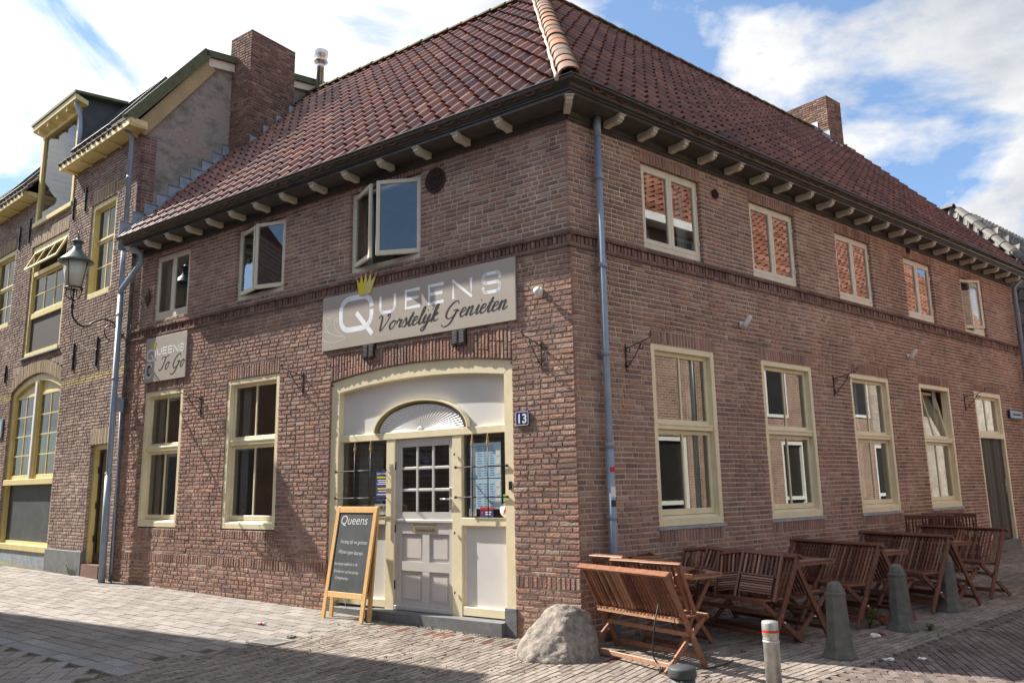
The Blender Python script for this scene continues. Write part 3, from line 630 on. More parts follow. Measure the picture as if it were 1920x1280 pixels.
def lower_window(F, x0, x1, z0, z1, zt, col, gl, recess=.012, tilt=None, curt=None, par=main, still=()):
    fr = MB(); y = recess; t = .078; dp = .10
    for a, b in ((x0, x0 + t), (x1 - t, x1)): fr.box(a, b, y, y + dp + .04, z0, z1, 0, bev=.004)
    fr.box(x0 + t, x1 - t, y + .001, y + dp + .04, z1 - t, z1, 0, bev=.004)
    fr.box(x0 + t, x1 - t, y + .001, y + dp + .04, z0, z0 + .085, 0, bev=.004)
    fr.prism([(x0 + t, y + .004, z0 + .086), (x0 + t, y + dp, z0 + .086), (x0 + t, y + dp, z0 + .125)], (x1 - x0 - 2 * t, 0, 0), 0)
    fr.box(x0 + t - .002, x1 - t + .002, y + .02, y + dp + .03, zt - .045, zt + .03, 0, bev=.006)
    fr.box(x0 + t - .003, x1 - t + .003, y + .010, y + dp, zt + .006, zt + .034, 0, bev=.004)
    roombox(fr, x0 + .02, x1 - .02, z0 + .02, z1 - .02, y + dp + .05, 1, 1.5)
    if curt:
        for a, b in curt: curtain(fr, x0 + (x1 - x0) * a, x0 + (x1 - x0) * b, z0 + .1, z1 - .05, y + dp + .12, 2)
    w = fr.build('window', [col, 'room', 'curtain'], par, F)
    T = None
    if tilt: T = Matrix.Translation((0, y + dp - .02, zt + .035)) @ Matrix.Rotation(radians(-tilt), 4, 'X') @ Matrix.Translation((0, -(y + dp - .02), -(zt + .035)))
    s = MB(); casement(s, x0 + t, x1 - t, zt + .036, z1 - t - .001, y + dp - .03, .05, .05, 0, 1, T, nv=1); s.build('sash', [col, gl], w, F)
    s = MB(); casement(s, x0 + t, x1 - t, z0 + .127, zt - .047, y + dp - .02, .05, .07, 0, 1, None, nv=1); s.build('sash', [col, gl], w, F)
    return w
for i, (a, b) in enumerate(WA_L): lower_window(FA, a, b, ZA_L[0], ZA_L[1], 2.31, 'cream', 'glass', curt=[(.1, .24)])
for i, (a, b) in enumerate(WB_L):
    lower_window(FB, a, b, ZB_L[0], ZB_L[1], 2.27, 'cream', 'glass_b', curt=([(.72, .85)], [(.12, .32)], [(.4, .47)], [(.8, .9)])[i], tilt=11 if i == 3 else None)
mb = MB(); xf = -6.20; yf = .24; mb.lathe([(.035, 1.12), (.05, 1.2), (.03, 1.27), (.035, 1.29)], (xf, yf, 0), 14, 0)
fv = mb.build('flower_vase', 'white', None, FA); tag(fv, 'small vase of yellow flowers behind the second tall window from the left', 'vase')
mb = MB(); rs_ = random.Random(3)
for k in range(7):
    a_ = rs_.uniform(0, 6.28); t_ = Vector((xf + .06 * cos(a_), yf + .05 * sin(a_), 1.40 + rs_.uniform(-.04, .05))); mb.tube([(xf, yf, 1.26), t_], .003, 4, 0); mb.lathe([(.001, -.012), (.022, 0), (.001, .012)], t_, 7, 1)
mb.build('flowers', ['green', 'yellow'], fv, FA)
# ---- terrace door with fanlight
x0, x1, z0, z1 = DOORB
mb = MB(); t = .09
for a, b in ((x0, x0 + t), (x1 - t, x1)): mb.box(a, b, .012, .15, z0 - .3, z1, 0, bev=.004)
mb.box(x0 + t, x1 - t, .013, .15, z1 - t, z1, 0, bev=.004); mb.box(x0 + t, x1 - t, .008, .15, 2.36, 2.47, 0, bev=.004)
roombox(mb, x0 + .05, x1 - .05, 2.4, z1 - .03, .16, 1)
mb.box(x0 - .0, x1 + .0, -.03, .15, z0 - .25, z0 - .02, 2)
dw = mb.build('door', ['cream', 'room', 'bluestone'], main, FB)
s = MB(); casement(s, x0 + t, x1 - t, 2.471, z1 - t - .001, .075, .05, .05, 0, 1, None, nv=1); s.build('sash', ['cream', 'glass_b'], dw, FB)
s = MB(); n = 8; wd = (x1 - x0 - 2 * t) / n
for i in range(n): s.box(x0 + t + i * wd + .004, x0 + t + (i + 1) * wd - .004, .075 + random.uniform(-.002, .002), .11, z0, 2.36, 0)
s.box(x0 + t, x1 - t, .086, .112, z0, 2.36, 0)
for zz in (.9, 1.9): s.box(x0 + t, x0 + t + .42, .066, .074, zz - .02, zz + .02, 1)
s.build('door_leaf', ['plank', 'black_iron'], dw, FB)
s = MB(); s.box(x1 - t - .09, x1 - t - .05, .06, .075, 1.25, 1.55, 0); s.tube([(x1 - t - .07, .06, 1.42), (x1 - t - .07, .03, 1.42), (x1 - t - .2, .03, 1.42)], .010, 8, 0); s.build('handle', 'chrome', dw, FB)
# ---- gutter cornice, rafter ends
w_ = (NA + NB) / (1 + NA.dot(NB))
def path_pts(o, z, uA=9.26, uB=13.95, tA=0, tB=0):
    return [COR + DA * uA + NA * o + UP * z, COR + w_ * o + UP * z, COR + DB * uB + NB * o + UP * z]
prof = [(-.02, 5.972), (.352, 5.972), (.352, 6.012), (.372, 6.014), (.374, 6.032), (.392, 6.034), (.405, 6.045), (.415, 6.065), (.445, 6.074), (.478, 6.078), (.495, 6.088), (.500, 6.108), (.520, 6.110), (.520, 6.122), (.470, 6.122), (.450, 6.075), (.36, 6.072), (.34, 6.14), (-.02, 6.16)]
for nm, s0, s1, mat_i in (('soffit', 0, 2, 'soffit'), ('gutter', 1, len(prof), 'black')):
    mb = MB(); P = prof[s0:s1] if nm == 'gutter' else prof[0:2]
    rows = [path_pts(o, z) for o, z in P]; n = len(mb.v)
    for r in rows: mb.v += [tuple(p) for p in r]
    for i in range(len(rows) - 1):
        for j in range(2): mb.q((n + i * 3 + j, n + i * 3 + j + 1, n + i * 3 + 4 + j, n + i * 3 + 3 + j), 0)
    if nm == 'gutter':
        mb.q(tuple(n + i * 3 for i in range(len(rows))), 0); mb.q(tuple(n + i * 3 + 2 for i in range(len(rows)))[::-1], 0)
    mb.build(nm, mat_i, main, Matrix.Identity(4))
# small moulding under the soffit against the wall
mb = MB(); mb.box(-9.3, -.0, -.045, -.0, 5.90, 5.97, 0); mb.box(-9.3, .01, -.025, .0, 5.86, 5.90, 0); mb.build('wall_moulding', 'soffit', main, FA)
mb = MB(); mb.box(.0, 13.95, -.045, -.0, 5.90, 5.97, 0); mb.box(.0, 13.95, -.025, .0, 5.86, 5.90, 0); mb.build('wall_moulding', 'soffit', main, FB)
def rafter_mb():
    pr = [(0, 0), (-.345, 0), (-.352, -.012), (-.352, -.050), (-.34, -.060), (-.315, -.062), (-.305, -.078), (-.25, -.086), (-.19, -.080), (-.12, -.078), (-.05, -.084), (0, -.082)]
    mb = MB(); mb.prism([(-.040, -.352 + (.352 + y) * .78, z) for y, z in pr], (.080, 0, 0), 0); mb.box(-.055, .055, -.372, -.30, -.014, -.001, 0)
    return mb
raf0 = None
spots = [(FA, -u) for u in (.77, 1.43, 2.10, 2.77, 3.46, 4.14, 4.82, 5.46, 6.08, 6.68, 7.27, 7.88, 8.53, 9.12)] + [(FB, .60 + .612 * k) for k in range(22)]
cdir = -w_.normalized(); FCN = frame(COR, Vector((-cdir.y, cdir.x, 0)) * -1)
spots.append((FCN, 0))
for F, x in spots:
    T = F @ Matrix.Translation((x, 0, 5.968))
    if F is FCN: T = T @ Matrix.Diagonal((1, 1.16, 1, 1))
    if raf0 is None: raf0 = rafter_mb().build('rafter_end', 'bracket', main, T, fix=True); continue
    o = raf0.copy(); COL.objects.link(o); o.parent = main; o.matrix_basis = W[main.name].inverted() @ T; W[o.name] = T
# ---- roof
TA, TB, ZR, ZE, OE = radians(47.8), radians(48.6), 10.62, 6.07, .41
def pln(off_dir, th, u, d, sl): pass
sA = (-NA * cos(TA) + UP * sin(TA)); nAr = (NA * sin(TA) + UP * cos(TA)); sB = (-NB * cos(TB) + UP * sin(TB)); nBr = (NB * sin(TB) + UP * cos(TB))
EA, EB = COR + NA * OE + UP * ZE, COR + NB * OE + UP * ZE
dAm, dBm = (ZR - ZE) / tan(TA) - OE, (ZR - ZE) / tan(TB) - OE
def isect(da, db):    # point at distance da behind wall A and db behind wall B
    A_ = np.array([[NA.x, NA.y], [NB.x, NB.y]]); q = np.linalg.solve(A_, [-da, -db]); return Vector((COR.x + q[0], COR.y + q[1], 0))
apex = isect(dAm, dBm) + UP * ZR; hipb = isect(-OE, -OE) + UP * ZE
hu0A, hu1A = (hipb - COR).dot(DA), (apex - COR).dot(DA); hu0B, hu1B = (hipb - COR).dot(DB), (apex - COR).dot(DB)
SLA, SLB = (ZR - ZE) / sin(TA), (ZR - ZE) / sin(TB)
UE_A, UE_B = 9.27, 13.95
mb = MB()
tiles(mb, EA, DA, sA, nAr, -.6, UE_A, SLA, .245, .315, 'panR', lo=lambda s: hu0A + (hu1A - hu0A) * s / SLA + .06, seed=61)
mb.poly([hipb, EA + DA * UE_A, EA + DA * UE_A + sA * SLA, apex], 0)
mb.build('roof', 'tile', main, Matrix.Identity(4))
mb = MB()
tiles(mb, EB, DB, sB, nBr, -.6, UE_B, SLB, .245, .315, 'pan', lo=lambda s: hu0B + (hu1B - hu0B) * s / SLB + .06, seed=62)
mb.poly([hipb, EB + DB * UE_B, EB + DB * UE_B + sB * SLB, apex], 0)
mb.build('roof', 'tile_matt', main, Matrix.Identity(4))
mb = MB()   # rear slopes and gable closing
eA, eB = COR + DA * UE_A, COR + DB * UE_B
backA, backB = eA - NA * (2 * dAm + .4), eB - NB * (2 * dBm + .4); bi = isect(2 * dAm + .4, 2 * dBm + .4)
rA, rB = EA + DA * UE_A + sA * SLA, EB + DB * UE_B + sB * SLB
z6 = UP * 6
mb.poly([apex, rA, backA + z6, bi + z6], 0); mb.poly([apex, rB, backB + z6, bi + z6], 0)
mb.poly([eB + NB * OE + UP * ZE, rB, backB + z6], 1)
mb.build('rear_roof', ['tile_matt', 'far_brick'], main, Matrix.Identity(4))
mb = MB(); ridge_caps(mb, hipb + (nAr + nBr).normalized() * .07, apex + UP * .07, .135, .36, seed=5, upv=(nAr + nBr).normalized(), flat=.7); mb.build('hip_ridge', 'ridge', main, Matrix.Identity(4))
mb = MB()   # lime mortar beside the hip
hd = (apex - hipb).normalized(); sd = hd.cross(UP).normalized()
for sg in (1,):
    pts = [hipb + (nAr + nBr).normalized() * .035 + sd * -sg * .145 * (1 if sd.dot(DA) < 0 else -1) + hd * k * .2 + Vector((random.uniform(-.01, .01), 0, 0)) for k in range(int((apex - hipb).length / .2))]
    mb.tube(pts, [random.uniform(.018, .03) for _ in pts], 6)
mb.build('hip_mortar', 'mortar', main, Matrix.Identity(4))
mb = MB(); ridge_caps(mb, apex + UP * .05, rA + UP * .05, .13, .36, seed=6); ridge_caps(mb, apex + UP * .05, rB + UP * .05, .13, .36, seed=9); mb.build('ridge', 'moss_ridge', main, Matrix.Identity(4))
# verge at the far end
mb = MB(); mb.beam(eB + NB * (OE - .02) + UP * (ZE - .04) + DB * .02, rB - UP * .06 + DB * .02, .16, .05, 0, up=DB); mb.build('verge_board', 'black', main, Matrix.Identity(4))
# ---- chimneys
def chimney(name, F, x0, x1, y0, y1, z0, z1, mat='brick_chim', seed=90, mort='mortar_dark'):
    mb = MB()
    def face(Fl, L_, sd): 
        n0 = len(mb.v); brickwork(mb, 0, L_, z0, z1, [], jit=lambda z: .002, depth=.04, seed=sd)
        for i in range(n0, len(mb.v)): mb.v[i] = tuple(Fl @ Vector(mb.v[i]))
    R = lambda a, t: Matrix.Translation(t) @ Matrix.Rotation(a, 4, 'Z')
    face(R(0, (x0, y0, 0)), x1 - x0, seed); face(R(pi / 2, (x1, y0, 0)), y1 - y0, seed + 1)
    face(R(pi, (x1, y1, 0)), x1 - x0, seed + 2); face(R(-pi / 2, (x0, y1, 0)), y1 - y0, seed + 3)
    mb.box(x0 - .0, x1 + .0, y0 - .0, y1 + .0, z1 - .005, z1 + .015, 1)
    return mb.build(name, [mat, mort], main, F)
CHX, CHD0, CHD1 = -8.70, 1.75, 2.90
ch = chimney('chimney', FA, -9.42, CHX, CHD0, CHD1, 8.0, 11.2, seed=90)
zroofA = lambda D: ZE + (D + OE) * tan(TA)
zroofB = lambda D: ZE + (D + OE) * tan(TB)
mb = MB()
for k in range(4):
    D = CHD0 + .05 + k * .32; z = zroofA(D); mb.box(CHX + .012, CHX + .02, D, D + .34, z - .05, z + .26 + .05, 0)
mb.poly([(CHX + .02, CHD0 - .05, zroofA(CHD0 - .05) + .07), (CHX + .20, CHD0 - .05, zroofA(CHD0 - .05) + .09), (CHX + .20, CHD1, zroofA(CHD1) + .09), (CHX + .02, CHD1, zroofA(CHD1) + .07)], 0)
mb.build('lead_flashing', 'lead', ch, FA)
chB = chimney('chimney', FB, 12.3, 13.02, 3.1, 4.3, 9.4, 11.4, seed=95)
mb = MB()
for k in range(2):
    D = 3.1 + k * .3 - .02; mb.box(12.285, 12.292, D, D + .32, zroofB(D) - .1, zroofB(D) + .42, 0)
mb.box(12.30, 13.02, 3.085, 3.092, zroofB(3.1) - .1, zroofB(3.1) + .14, 0)
mb.build('lead_flashing', 'lead', chB, FB)
# ---- downpipes
def clamps(mb, pts, r, m=0):
    for p in pts: mb.lathe([(r, -.03), (r + .008, -.028), (r + .008, .028), (r, .03)], p, 14, m)
mb = MB(); xp = .42; yp = -.10
zb = gz(FB @ Vector((xp, yp, 0)))
mb.tube([(xp, yp, zb), (xp, yp, 5.97)], .042, 14, 0); mb.tube([(xp, yp, 5.72), (xp, yp, 5.97)], .048, 14, 0); mb.tube([(xp, yp, zb), (xp, yp, 2.02)], .050, 14, 0)
clamps(mb, [(xp, yp, z) for z in (1.2, 2.0, 3.05, 4.1, 5.2)], .05)
for z in (1.2, 3.05, 5.2): mb.box(xp - .01, xp + .01, yp + .04, 0, z - .015, z + .015, 0)
pipeB = mb.build('downpipe', 'zinc', main, FB)
def stickerband(z, h, mt, par, xw=.7, a0=-.9):
    mb = MB(); K = 6; n = len(mb.v)
    for j in range(K + 1):
        an = -pi / 2 + a0 + xw * 2 * j / K
        for zz in (z, z + h): mb.v.append((xp + .0515 * cos(an), yp + .0515 * sin(an), zz))
    for j in range(K): mb.q((n + 2 * j, n + 2 * j + 2, n + 2 * j + 3, n + 2 * j + 1), 0)
    return mb
for z, h, mt, lb in ((1.70, .055, 'red', 'red and white sticker wrapped round the corner downpipe'), (1.42, .12, 'white', 'white paper sticker on the corner downpipe, middle of three'), (1.32, .07, 'sign_black', 'small black sticker lowest on the corner downpipe')):
    o = stickerband(z, h, mt, None).build('sticker', mt, None, FB); tag(o, lb, 'sticker', 'stickers on the corner downpipe')
mb = MB(); mb.tube([(13.75, -.12, gz(FB @ Vector((13.75, 0, 0)))), (13.75, -.12, 5.8), (13.75, -.30, 5.97)], .042, 12, 0)
clamps(mb, [(13.75, -.12, z) for z in (2.5, 4.0, 5.2)], .042); mb.build('downpipe', 'zinc', main, FB)
mb = MB()
Pp = [(-9.06, -.30, 5.98), (-9.05, -.14, 5.88), (-9.05, -.12, 5.72), (-9.52, -.20, 5.26), (-9.53, -.20, 5.10)]
mb.tube(Pp, .045, 12, 0); zb = gz(FA @ Vector((-9.5, -.2, 0)))
mb.tube([(-9.53, -.20, 5.16), (-9.46, -.20, zb)], .050, 14, 0); mb.tube([(-9.49, -.20, 1.9), (-9.46, -.20, zb)], .058, 14, 0)
clamps(mb, [(-9.525, -.20, 4.78), (-9.51, -.20, 3.6), (-9.495, -.20, 1.9)], .052)
mb.tube([(-9.40, -.12, 3.2), (-9.33, -.10, zb)], .016, 8, 1)
mb.box(-9.46, -9.38, -.2, -.08, 3.0, 3.24, 1)
mb.build('downpipe', ['zinc', 'zinc'], main, FA)
# loose cables at the party line
mb = MB()
for k in range(3):
    pts = [(-9.40 + .03 * k + .025 * sin(i * 1.3 + k * 2), -.06 - .02 * cos(i * 1.9 + k), 4.9 - i * .16 - .3 * k) for i in range(14)]; mb.tube(pts, .006, 5)
mb.build('cable', 'black_iron', main, FA)
# ---- shopfront doorway
fy = .03
dw = MB(); K = 20
xs = [XD0 + .004 + (XD1 - XD0 - .008) * i / K for i in range(K + 1)]
inA = arch(2.895, .10, -3.86, -1.0)
outer = [(x, archf(x) - .006) for x in xs]; xi = [-3.86 + 2.86 * i / K for i in range(K + 1)]
# arched head board as one ring
n = len(dw.v)
for (x, z), x2 in zip(outer, xi):
    for yy in (fy, fy + .12): dw.v += [(x, yy, z), (x2, yy, inA(x2))]
for i in range(K):
    a = n + 4 * i; b = a + 4
    dw.q((a, b, b + 1, a + 1), 0); dw.q((a + 1, b + 1, b + 3, a + 3), 0); dw.q((a, a + 2, b + 2, b), 0)
gl_ = -.05
dw.box(XD0 + .005, -3.86, fy + .001, fy + .12, -.16, 3.0, 0); dw.box(-1.0, XD1 - .005, fy + .001, fy + .12, .20, 3.0, 0)
dw.box(-1.0, XD1 + .02, -.02, fy + .12, -.35, .20, 3); dw.box(XD0 + .0, -3.86, .0, fy + .12, -.35, .10, 3)
py = fy + .085
dw.box(-3.862, -.998, py - .045, py + .06, 2.20, 2.29, 0, bev=.004)                                  # transom
dw.box(-2.985, -2.83, py - .035, py + .06, -.0, 2.20, 0, bev=.004); dw.box(-1.85, -1.70, py - .035, py + .06, -.0, 2.20, 0, bev=.004)  # posts
dw.box(-3.86, -2.985, py - .04, py + .06, 1.10, 1.195, 0, bev=.004); dw.box(-1.70, -1.0, py - .04, py + .06, 1.10, 1.195, 0, bev=.004)
dw.box(-3.86, -2.985, py - .03, py + .06, .06, .16, 0, bev=.004); dw.box(-1.70, -1.0, py - .03, py + .06, .06, .16, 0, bev=.004)
for xx in (-1.70, -1.0 - .03): dw.box(xx, xx + .03, py - .005, py + .03, .16, 1.10, 0)
# panels: upper board with fan, lower boards
K2 = 24; xx_ = [-3.86 + 2.86 * i / K2 for i in range(K2 + 1)]
dw.poly([(-3.86, py + .01, 2.29)] + [(-1.0, py + .01, 2.29)] + [(x, py + .01, inA(x)) for x in xx_[::-1]], 1)
dw.box(-3.86, -2.985, py + .01, py + .03, .16, 1.10, 1); dw.box(-1.67, -1.03, py + .01, py + .03, .16, 1.10, 1)
roombox(dw, -3.84, -1.02, .1, 2.2, py + .065, 2, 2.4, .3, .1)
door = dw.build('doorway', ['cream', 'panel_grey', 'room', 'bluestone'], main, FA)
mb = MB()   # fanlight sunburst
cx, cz, RX, RZ = -2.385, 2.292, .80, .375
n = len(mb.v); K3 = 64
mb.v.append((cx, py - .018, cz))
for i in range(K3 + 1):
    an = pi * i / K3; r_ = .90; yy = py - .020 - (.010 if i % 2 else 0); mb.v.append((cx - cos(an) * RX * r_, yy - .012, cz + sin(an) * RZ * r_))
for i in range(K3): mb.q((n, n + 1 + i, n + 2 + i), 0)
mb.lathe([(.055, 0), (.055, .006), (.04, .012)], (0, 0, 0), 20, 0, T=Matrix.Translation((cx, py - .03, cz - .002)) @ Matrix.Rotation(pi / 2, 4, 'X'))
mb.build('fan_panel', ['panel_grey'], door, FA)
mb = MB(); prev = None
pts = []
for i in range(33):
    an = pi * i / 32; pts.append((cx - cos(an) * RX, cz + sin(an) * (RZ + .02)))
n = len(mb.v)
for (x, z) in pts:
    dx, dz = (x - cx) / RX, (z - cz) / RZ; l = math.hypot(dx, dz) or 1; dx /= l; dz /= l
    for (o, yy) in ((.012, py), (.012, py - .075), (-.008, py - .075), (-.04, py)): mb.v.append((x + dx * o, yy, z + dz * o))
for i in range(32):
    a = n + 4 * i; b = a + 4
    for k in range(3): mb.q((a + k, b + k, b + k + 1, a + k + 1), 0 if k < 2 else 1)
mb.build('fan_arch', ['cream', 'gold'], door, FA)
# door leaf: nine panes above, letter plate, four panels
DX0, DX1 = -2.828, -1.852; dy = py - .008
mb = MB()
st = .095
for a, b in ((DX0, DX0 + st), (DX1 - .07, DX1)): mb.box(a, b, dy, dy + .045, .05, 2.195, 0, bev=.003)
mb.box(DX0 + st, DX1 - .07, dy + .001, dy + .045, 2.09, 2.195, 0); mb.box(DX0 + st, DX1 - .07, dy + .001, dy + .045, 1.12, 1.26, 0); mb.box(DX0 + st, DX1 - .07, dy + .001, dy + .045, .05, .14, 0)
mb.box(DX0 + st, DX1 - .07, dy + .001, dy + .045, .53, .645, 0); mb.box(-2.36, -2.25, dy + .002, dy + .045, .14, 1.12, 0); mb.box(DX0 + st, DX1 - .07, dy + .001, dy + .045, .99, 1.12, 0)
mb.box(DX0 - .002, DX1 + .002, dy - .02, dy + .0, 1.13, 1.165, 0, bev=.004); mb.box(DX0, DX1, dy - .025, dy, .05, .10, 0, bev=.004)
for zc in (.14, .645):
    ze = .53 if zc < .5 else .99
    for a, b in ((DX0 + st, -2.36), (-2.25, DX1 - .07)):
        mb.box(a, b, dy + .028, dy + .04, zc, ze, 0); mb.box(a + .045, b - .045, dy + .016, dy + .03, zc + .045, ze - .045, 0, bev=.006)
xg0, xg1, zg0, zg1 = DX0 + st, DX1 - .07, 1.26, 2.09
for i in (1, 2):
    xc = xg0 + (xg1 - xg0) * i / 3; mb.box(xc - .017, xc + .017, dy + .004, dy + .04, zg0, zg1, 0, bev=.004)
    zc = zg0 + (zg1 - zg0) * i / 3; mb.box(xg0, xg1, dy + .006, dy + .038, zc - .017, zc + .017, 0, bev=.004)
dl = mb.build('door_leaf', ['door_grey'], door, FA)
mb = MB(); mb.poly([(xg0, dy + .022, zg0), (xg1, dy + .022, zg0), (xg1, dy + .022, zg1), (xg0, dy + .022, zg1)], 0)
for a, b in ((-3.86, -2.985), (-1.70, -1.0)): mb.poly([(a, py + .02, 1.19), (b, py + .02, 1.19), (b, py + .02, 2.2), (a, py + .02, 2.2)], 0)
mb.build('glazing', 'glass', door, FA)
mb = MB(); curtain(mb, -3.84, -3.35, 1.2, 2.19, py + .30, 0, .05); mb.build('curtain', 'curtain', door, FA)
mb = MB(); mb.box(-2.515, -2.135, dy - .008, dy + .0, 1.02, 1.105, 0, bev=.003); mb.box(-2.48, -2.17, dy - .014, dy - .008, 1.045, 1.08, 1, bev=.003); mb.build('letter_plate', ['gold', 'chrome'], door, FA)
mb = MB(); mb.box(-1.91, -1.865, dy - .012, dy, 1.28, 1.56, 0, bev=.003); mb.tube([(-1.888, dy - .01, 1.42), (-1.888, dy - .055, 1.42), (-2.02, dy - .055, 1.42)], .011, 8, 0); mb.build('handle', 'chrome', door, FA)
mb = MB()
for zz in (.35, 1.05, 1.85): mb.tube([(DX0 + .0, dy - .01, zz - .05), (DX0 + .0, dy - .01, zz + .05)], .009, 8, 0)
for zz in (.30, 1.0, 1.95): mb.tube([(-1.80, dy - .045, zz), (-1.80, dy - .045, zz + .03)], .009, 8, 0)
mb.build('hinge', 'black_iron', door, FA)
# iron grilles with gilt spear points
for nm, (a, b), vs in (('grille', (-3.86, -2.985), (-3.50, -3.20)), ('grille', (-1.72, -.985), (-1.47, -1.235))):
    mb = MB(); gy = py - .10
    for zz in (1.44, 1.80):
        mb.tube([(a - .03, gy, zz), (b + .03, gy, zz)], .008, 8, 0)
        for xx in (a - .02, b + .02): mb.tube([(xx, gy, zz), (xx, py - .04, zz)], .009, 8, 0); mb.lathe([(.018, -.008), (.018, .008)], (0, 0, 0), 10, 0, T=Matrix.Translation((xx, gy, zz)) @ Matrix.Rotation(pi / 2, 4, 'X'))
    for v_ in vs:
        mb.tube([(v_, gy - .012, 1.2), (v_, gy - .012, 2.06)], .007, 8, 0)
        mb.lathe([(.008, 2.03), (.013, 2.04), (.010, 2.06), (.020, 2.09), (.012, 2.11), (.010, 2.12), (.016, 2.135), (.006, 2.165), (.001, 2.20)], (v_, gy - .012, 0), 8, 1)
        for sg in (-1, 1): mb.tube([(v_, gy - .012, 2.11), (v_ + sg * .018, gy - .012, 2.105), (v_ + sg * .026, gy - .012, 2.082)], .005, 6, 1)
    mb.build(nm, ['black_iron', 'gold'], door, FA)
mb = MB(); mb.prism([(-3.15, .16, -.30), (-.99, .16, -.30), (-.99, -.10, -.30), (-3.15, -.10, -.30)], (0, 0, .30), 0); 
for i in range(4): x, y, z = mb.v[4 + i]; mb.v[4 + i] = (x, y, .045 if x > -2 else .045)
mb.box(-3.86, -3.15, -.02, .16, -.3, .03, 0, bev=.01)
mb.build('step', 'bluestone', door, FA)
mb = MB(); mb.box(-.935, -.905, -.0, .03, 1.52, 1.62, 0, bev=.004); mb.build('doorbell', 'sign_black', door, FA)
# ---- small fixtures that belong to the walls
for x in (-3.245, -1.655):
    mb = MB(); mb.box(x - .115, x + .115, -.030, .01, 3.315, 3.52, 0, bev=.004)
    for sx in (-1, 1):
        for k in range(9): mb.box(x + sx * .055 - .035, x + sx * .055 + .035, -.036, -.029, 3.345 + k * .018, 3.353 + k * .018, 1)
    mb.build('wall_vent', ['sign_black', 'chrome'], main, FA)
def rosette(F, x, z, r, m='terracotta'):
    mb = MB(); T = F @ Matrix.Translation((x, -.005, z)) @ Matrix.Rotation(pi / 2, 4, 'X')
    mb.lathe([(r, 0), (r, .015), (r * .93, .022), (r * .9, .012), (.001, .012)], (0, 0, 0), 32)
    for k in range(12):
        a = 2 * pi * k / 12; mb.tube([(r * .15 * cos(a), r * .15 * sin(a), .018), (r * .5 * cos(a + .25), r * .5 * sin(a + .25), .024), (r * .85 * cos(a), r * .85 * sin(a), .018)], .008 * r / .17, 5)
    for q in (.35, .62): mb.tube([(r * q * cos(2 * pi * k / 24), r * q * sin(2 * pi * k / 24), .02) for k in range(24)], .007 * r / .17, 5, closed=True)
    return mb.build('wall_rosette', m, main, T)
rosette(FA, -2.052, 5.6, .175); rosette(FB, 2.85, 5.57, .07); rosette(FB, 8.79, 5.82, .07)
mb = MB(); mb.prism([(-9.02, -.01, 5.05), (-8.93, -.01, 5.22), (-8.84, -.01, 5.05), (-8.93, -.01, 4.88)], (0, -.02, 0)); mb.build('wall_anchor', 'terracotta', main, FA)
# ================================================================== SIGNS
EPS = [0]
def strokes(mb, pts, w0, w1, y, m=0, n=6, smooth=True, ang=None):
    """pen ribbon through control points; width swells on down strokes"""
    P = [Vector(p) for p in pts]; EPS[0] = (EPS[0] + 1) % 24; y = y - EPS[0] * .00002
    if smooth and len(P) > 2:
        Q = []
        for i in range(len(P) - 1):
            a = P[i - 1] if i else P[i] * 2 - P[i + 1]; b, c = P[i], P[i + 1]; d = P[i + 2] if i + 2 < len(P) else P[i + 1] * 2 - P[i]
            for k in range(n):
                t = k / n; Q.append(.5 * ((2 * b) + (c - a) * t + (2 * a - 5 * b + 4 * c - d) * t * t + (3 * b - 3 * c + d - a) * t ** 3))
        Q.append(P[-1]); P = Q
    base = len(mb.v); k = len(P)
    for i, p in enumerate(P):
        t = (P[min(i + 1, k - 1)] - P[max(i - 1, 0)]); t = t.normalized() if t.length > 1e-9 else Vector((1, 0)); nn = Vector((-t.y, t.x))
        w = w0 + (w1 - w0) * max(0, abs(t.y) if t.y < 0 else abs(t.y) * .15) if w1 != w0 else w0
        if ang is not None: w = w0
        mb.v += [(p.x + nn.x * w / 2, y, p.y + nn.y * w / 2), (p.x - nn.x * w / 2, y, p.y - nn.y * w / 2)]
    for i in range(k - 1): a = base + 2 * i; mb.q((a + 1, a + 3, a + 2, a), m)
def rrect(x0, x1, z0, z1, r, k=5, start=0, end=4):
    out = []
    C = [(x1 - r, z1 - r, 0), (x0 + r, z1 - r, 90), (x0 + r, z0 + r, 180), (x1 - r, z0 + r, 270)]
    for c in C[start:end]:
        for j in range(k + 1): a = radians(c[2] + 90 * j / k); out.append((c[0] + r * cos(a), c[1] + r * sin(a)))
    return out
def letter(ch, x, z, w, h):
    r = min(w, h) * .30
    if ch == 'U': return [[(x, z + h)] + rrect(x, x + w, z, z + h, r, start=2, end=4) + [(x + w, z + h)]]
    if ch == 'E': return [[(x + w, z + h), (x, z + h), (x, z), (x + w, z)], [(x, z + h * .52), (x + w * .92, z + h * .52)]]
    if ch == 'N': return [[(x, z), (x, z + h), (x + w, z), (x + w, z + h)]]
    if ch == 'S':
        r *= .8; u = lambda a: rrect(x, x + w, z + h * .5, z + h, r, start=a, end=a + 1); l = lambda a: rrect(x, x + w, z, z + h * .5, r, start=a, end=a + 1)[::-1]
        return [[(x + w, z + h * .80)] + u(0) + u(1) + u(2) + l(0) + l(3) + l(2) + [(x, z + h * .20)]]
def poly_strokes(mb, L, w, y, m=0):
    for st_ in L:
        strokes(mb, st_, w, w, y, m, smooth=False)
        for p in st_[1:-1]:
            n = len(mb.v); mb.v += [(p[0] + w / 2 * cos(a), y - .0006, p[1] + w / 2 * sin(a)) for a in [2 * pi * k / 8 for k in range(8)]]; mb.q(tuple(range(n, n + 8)), m)
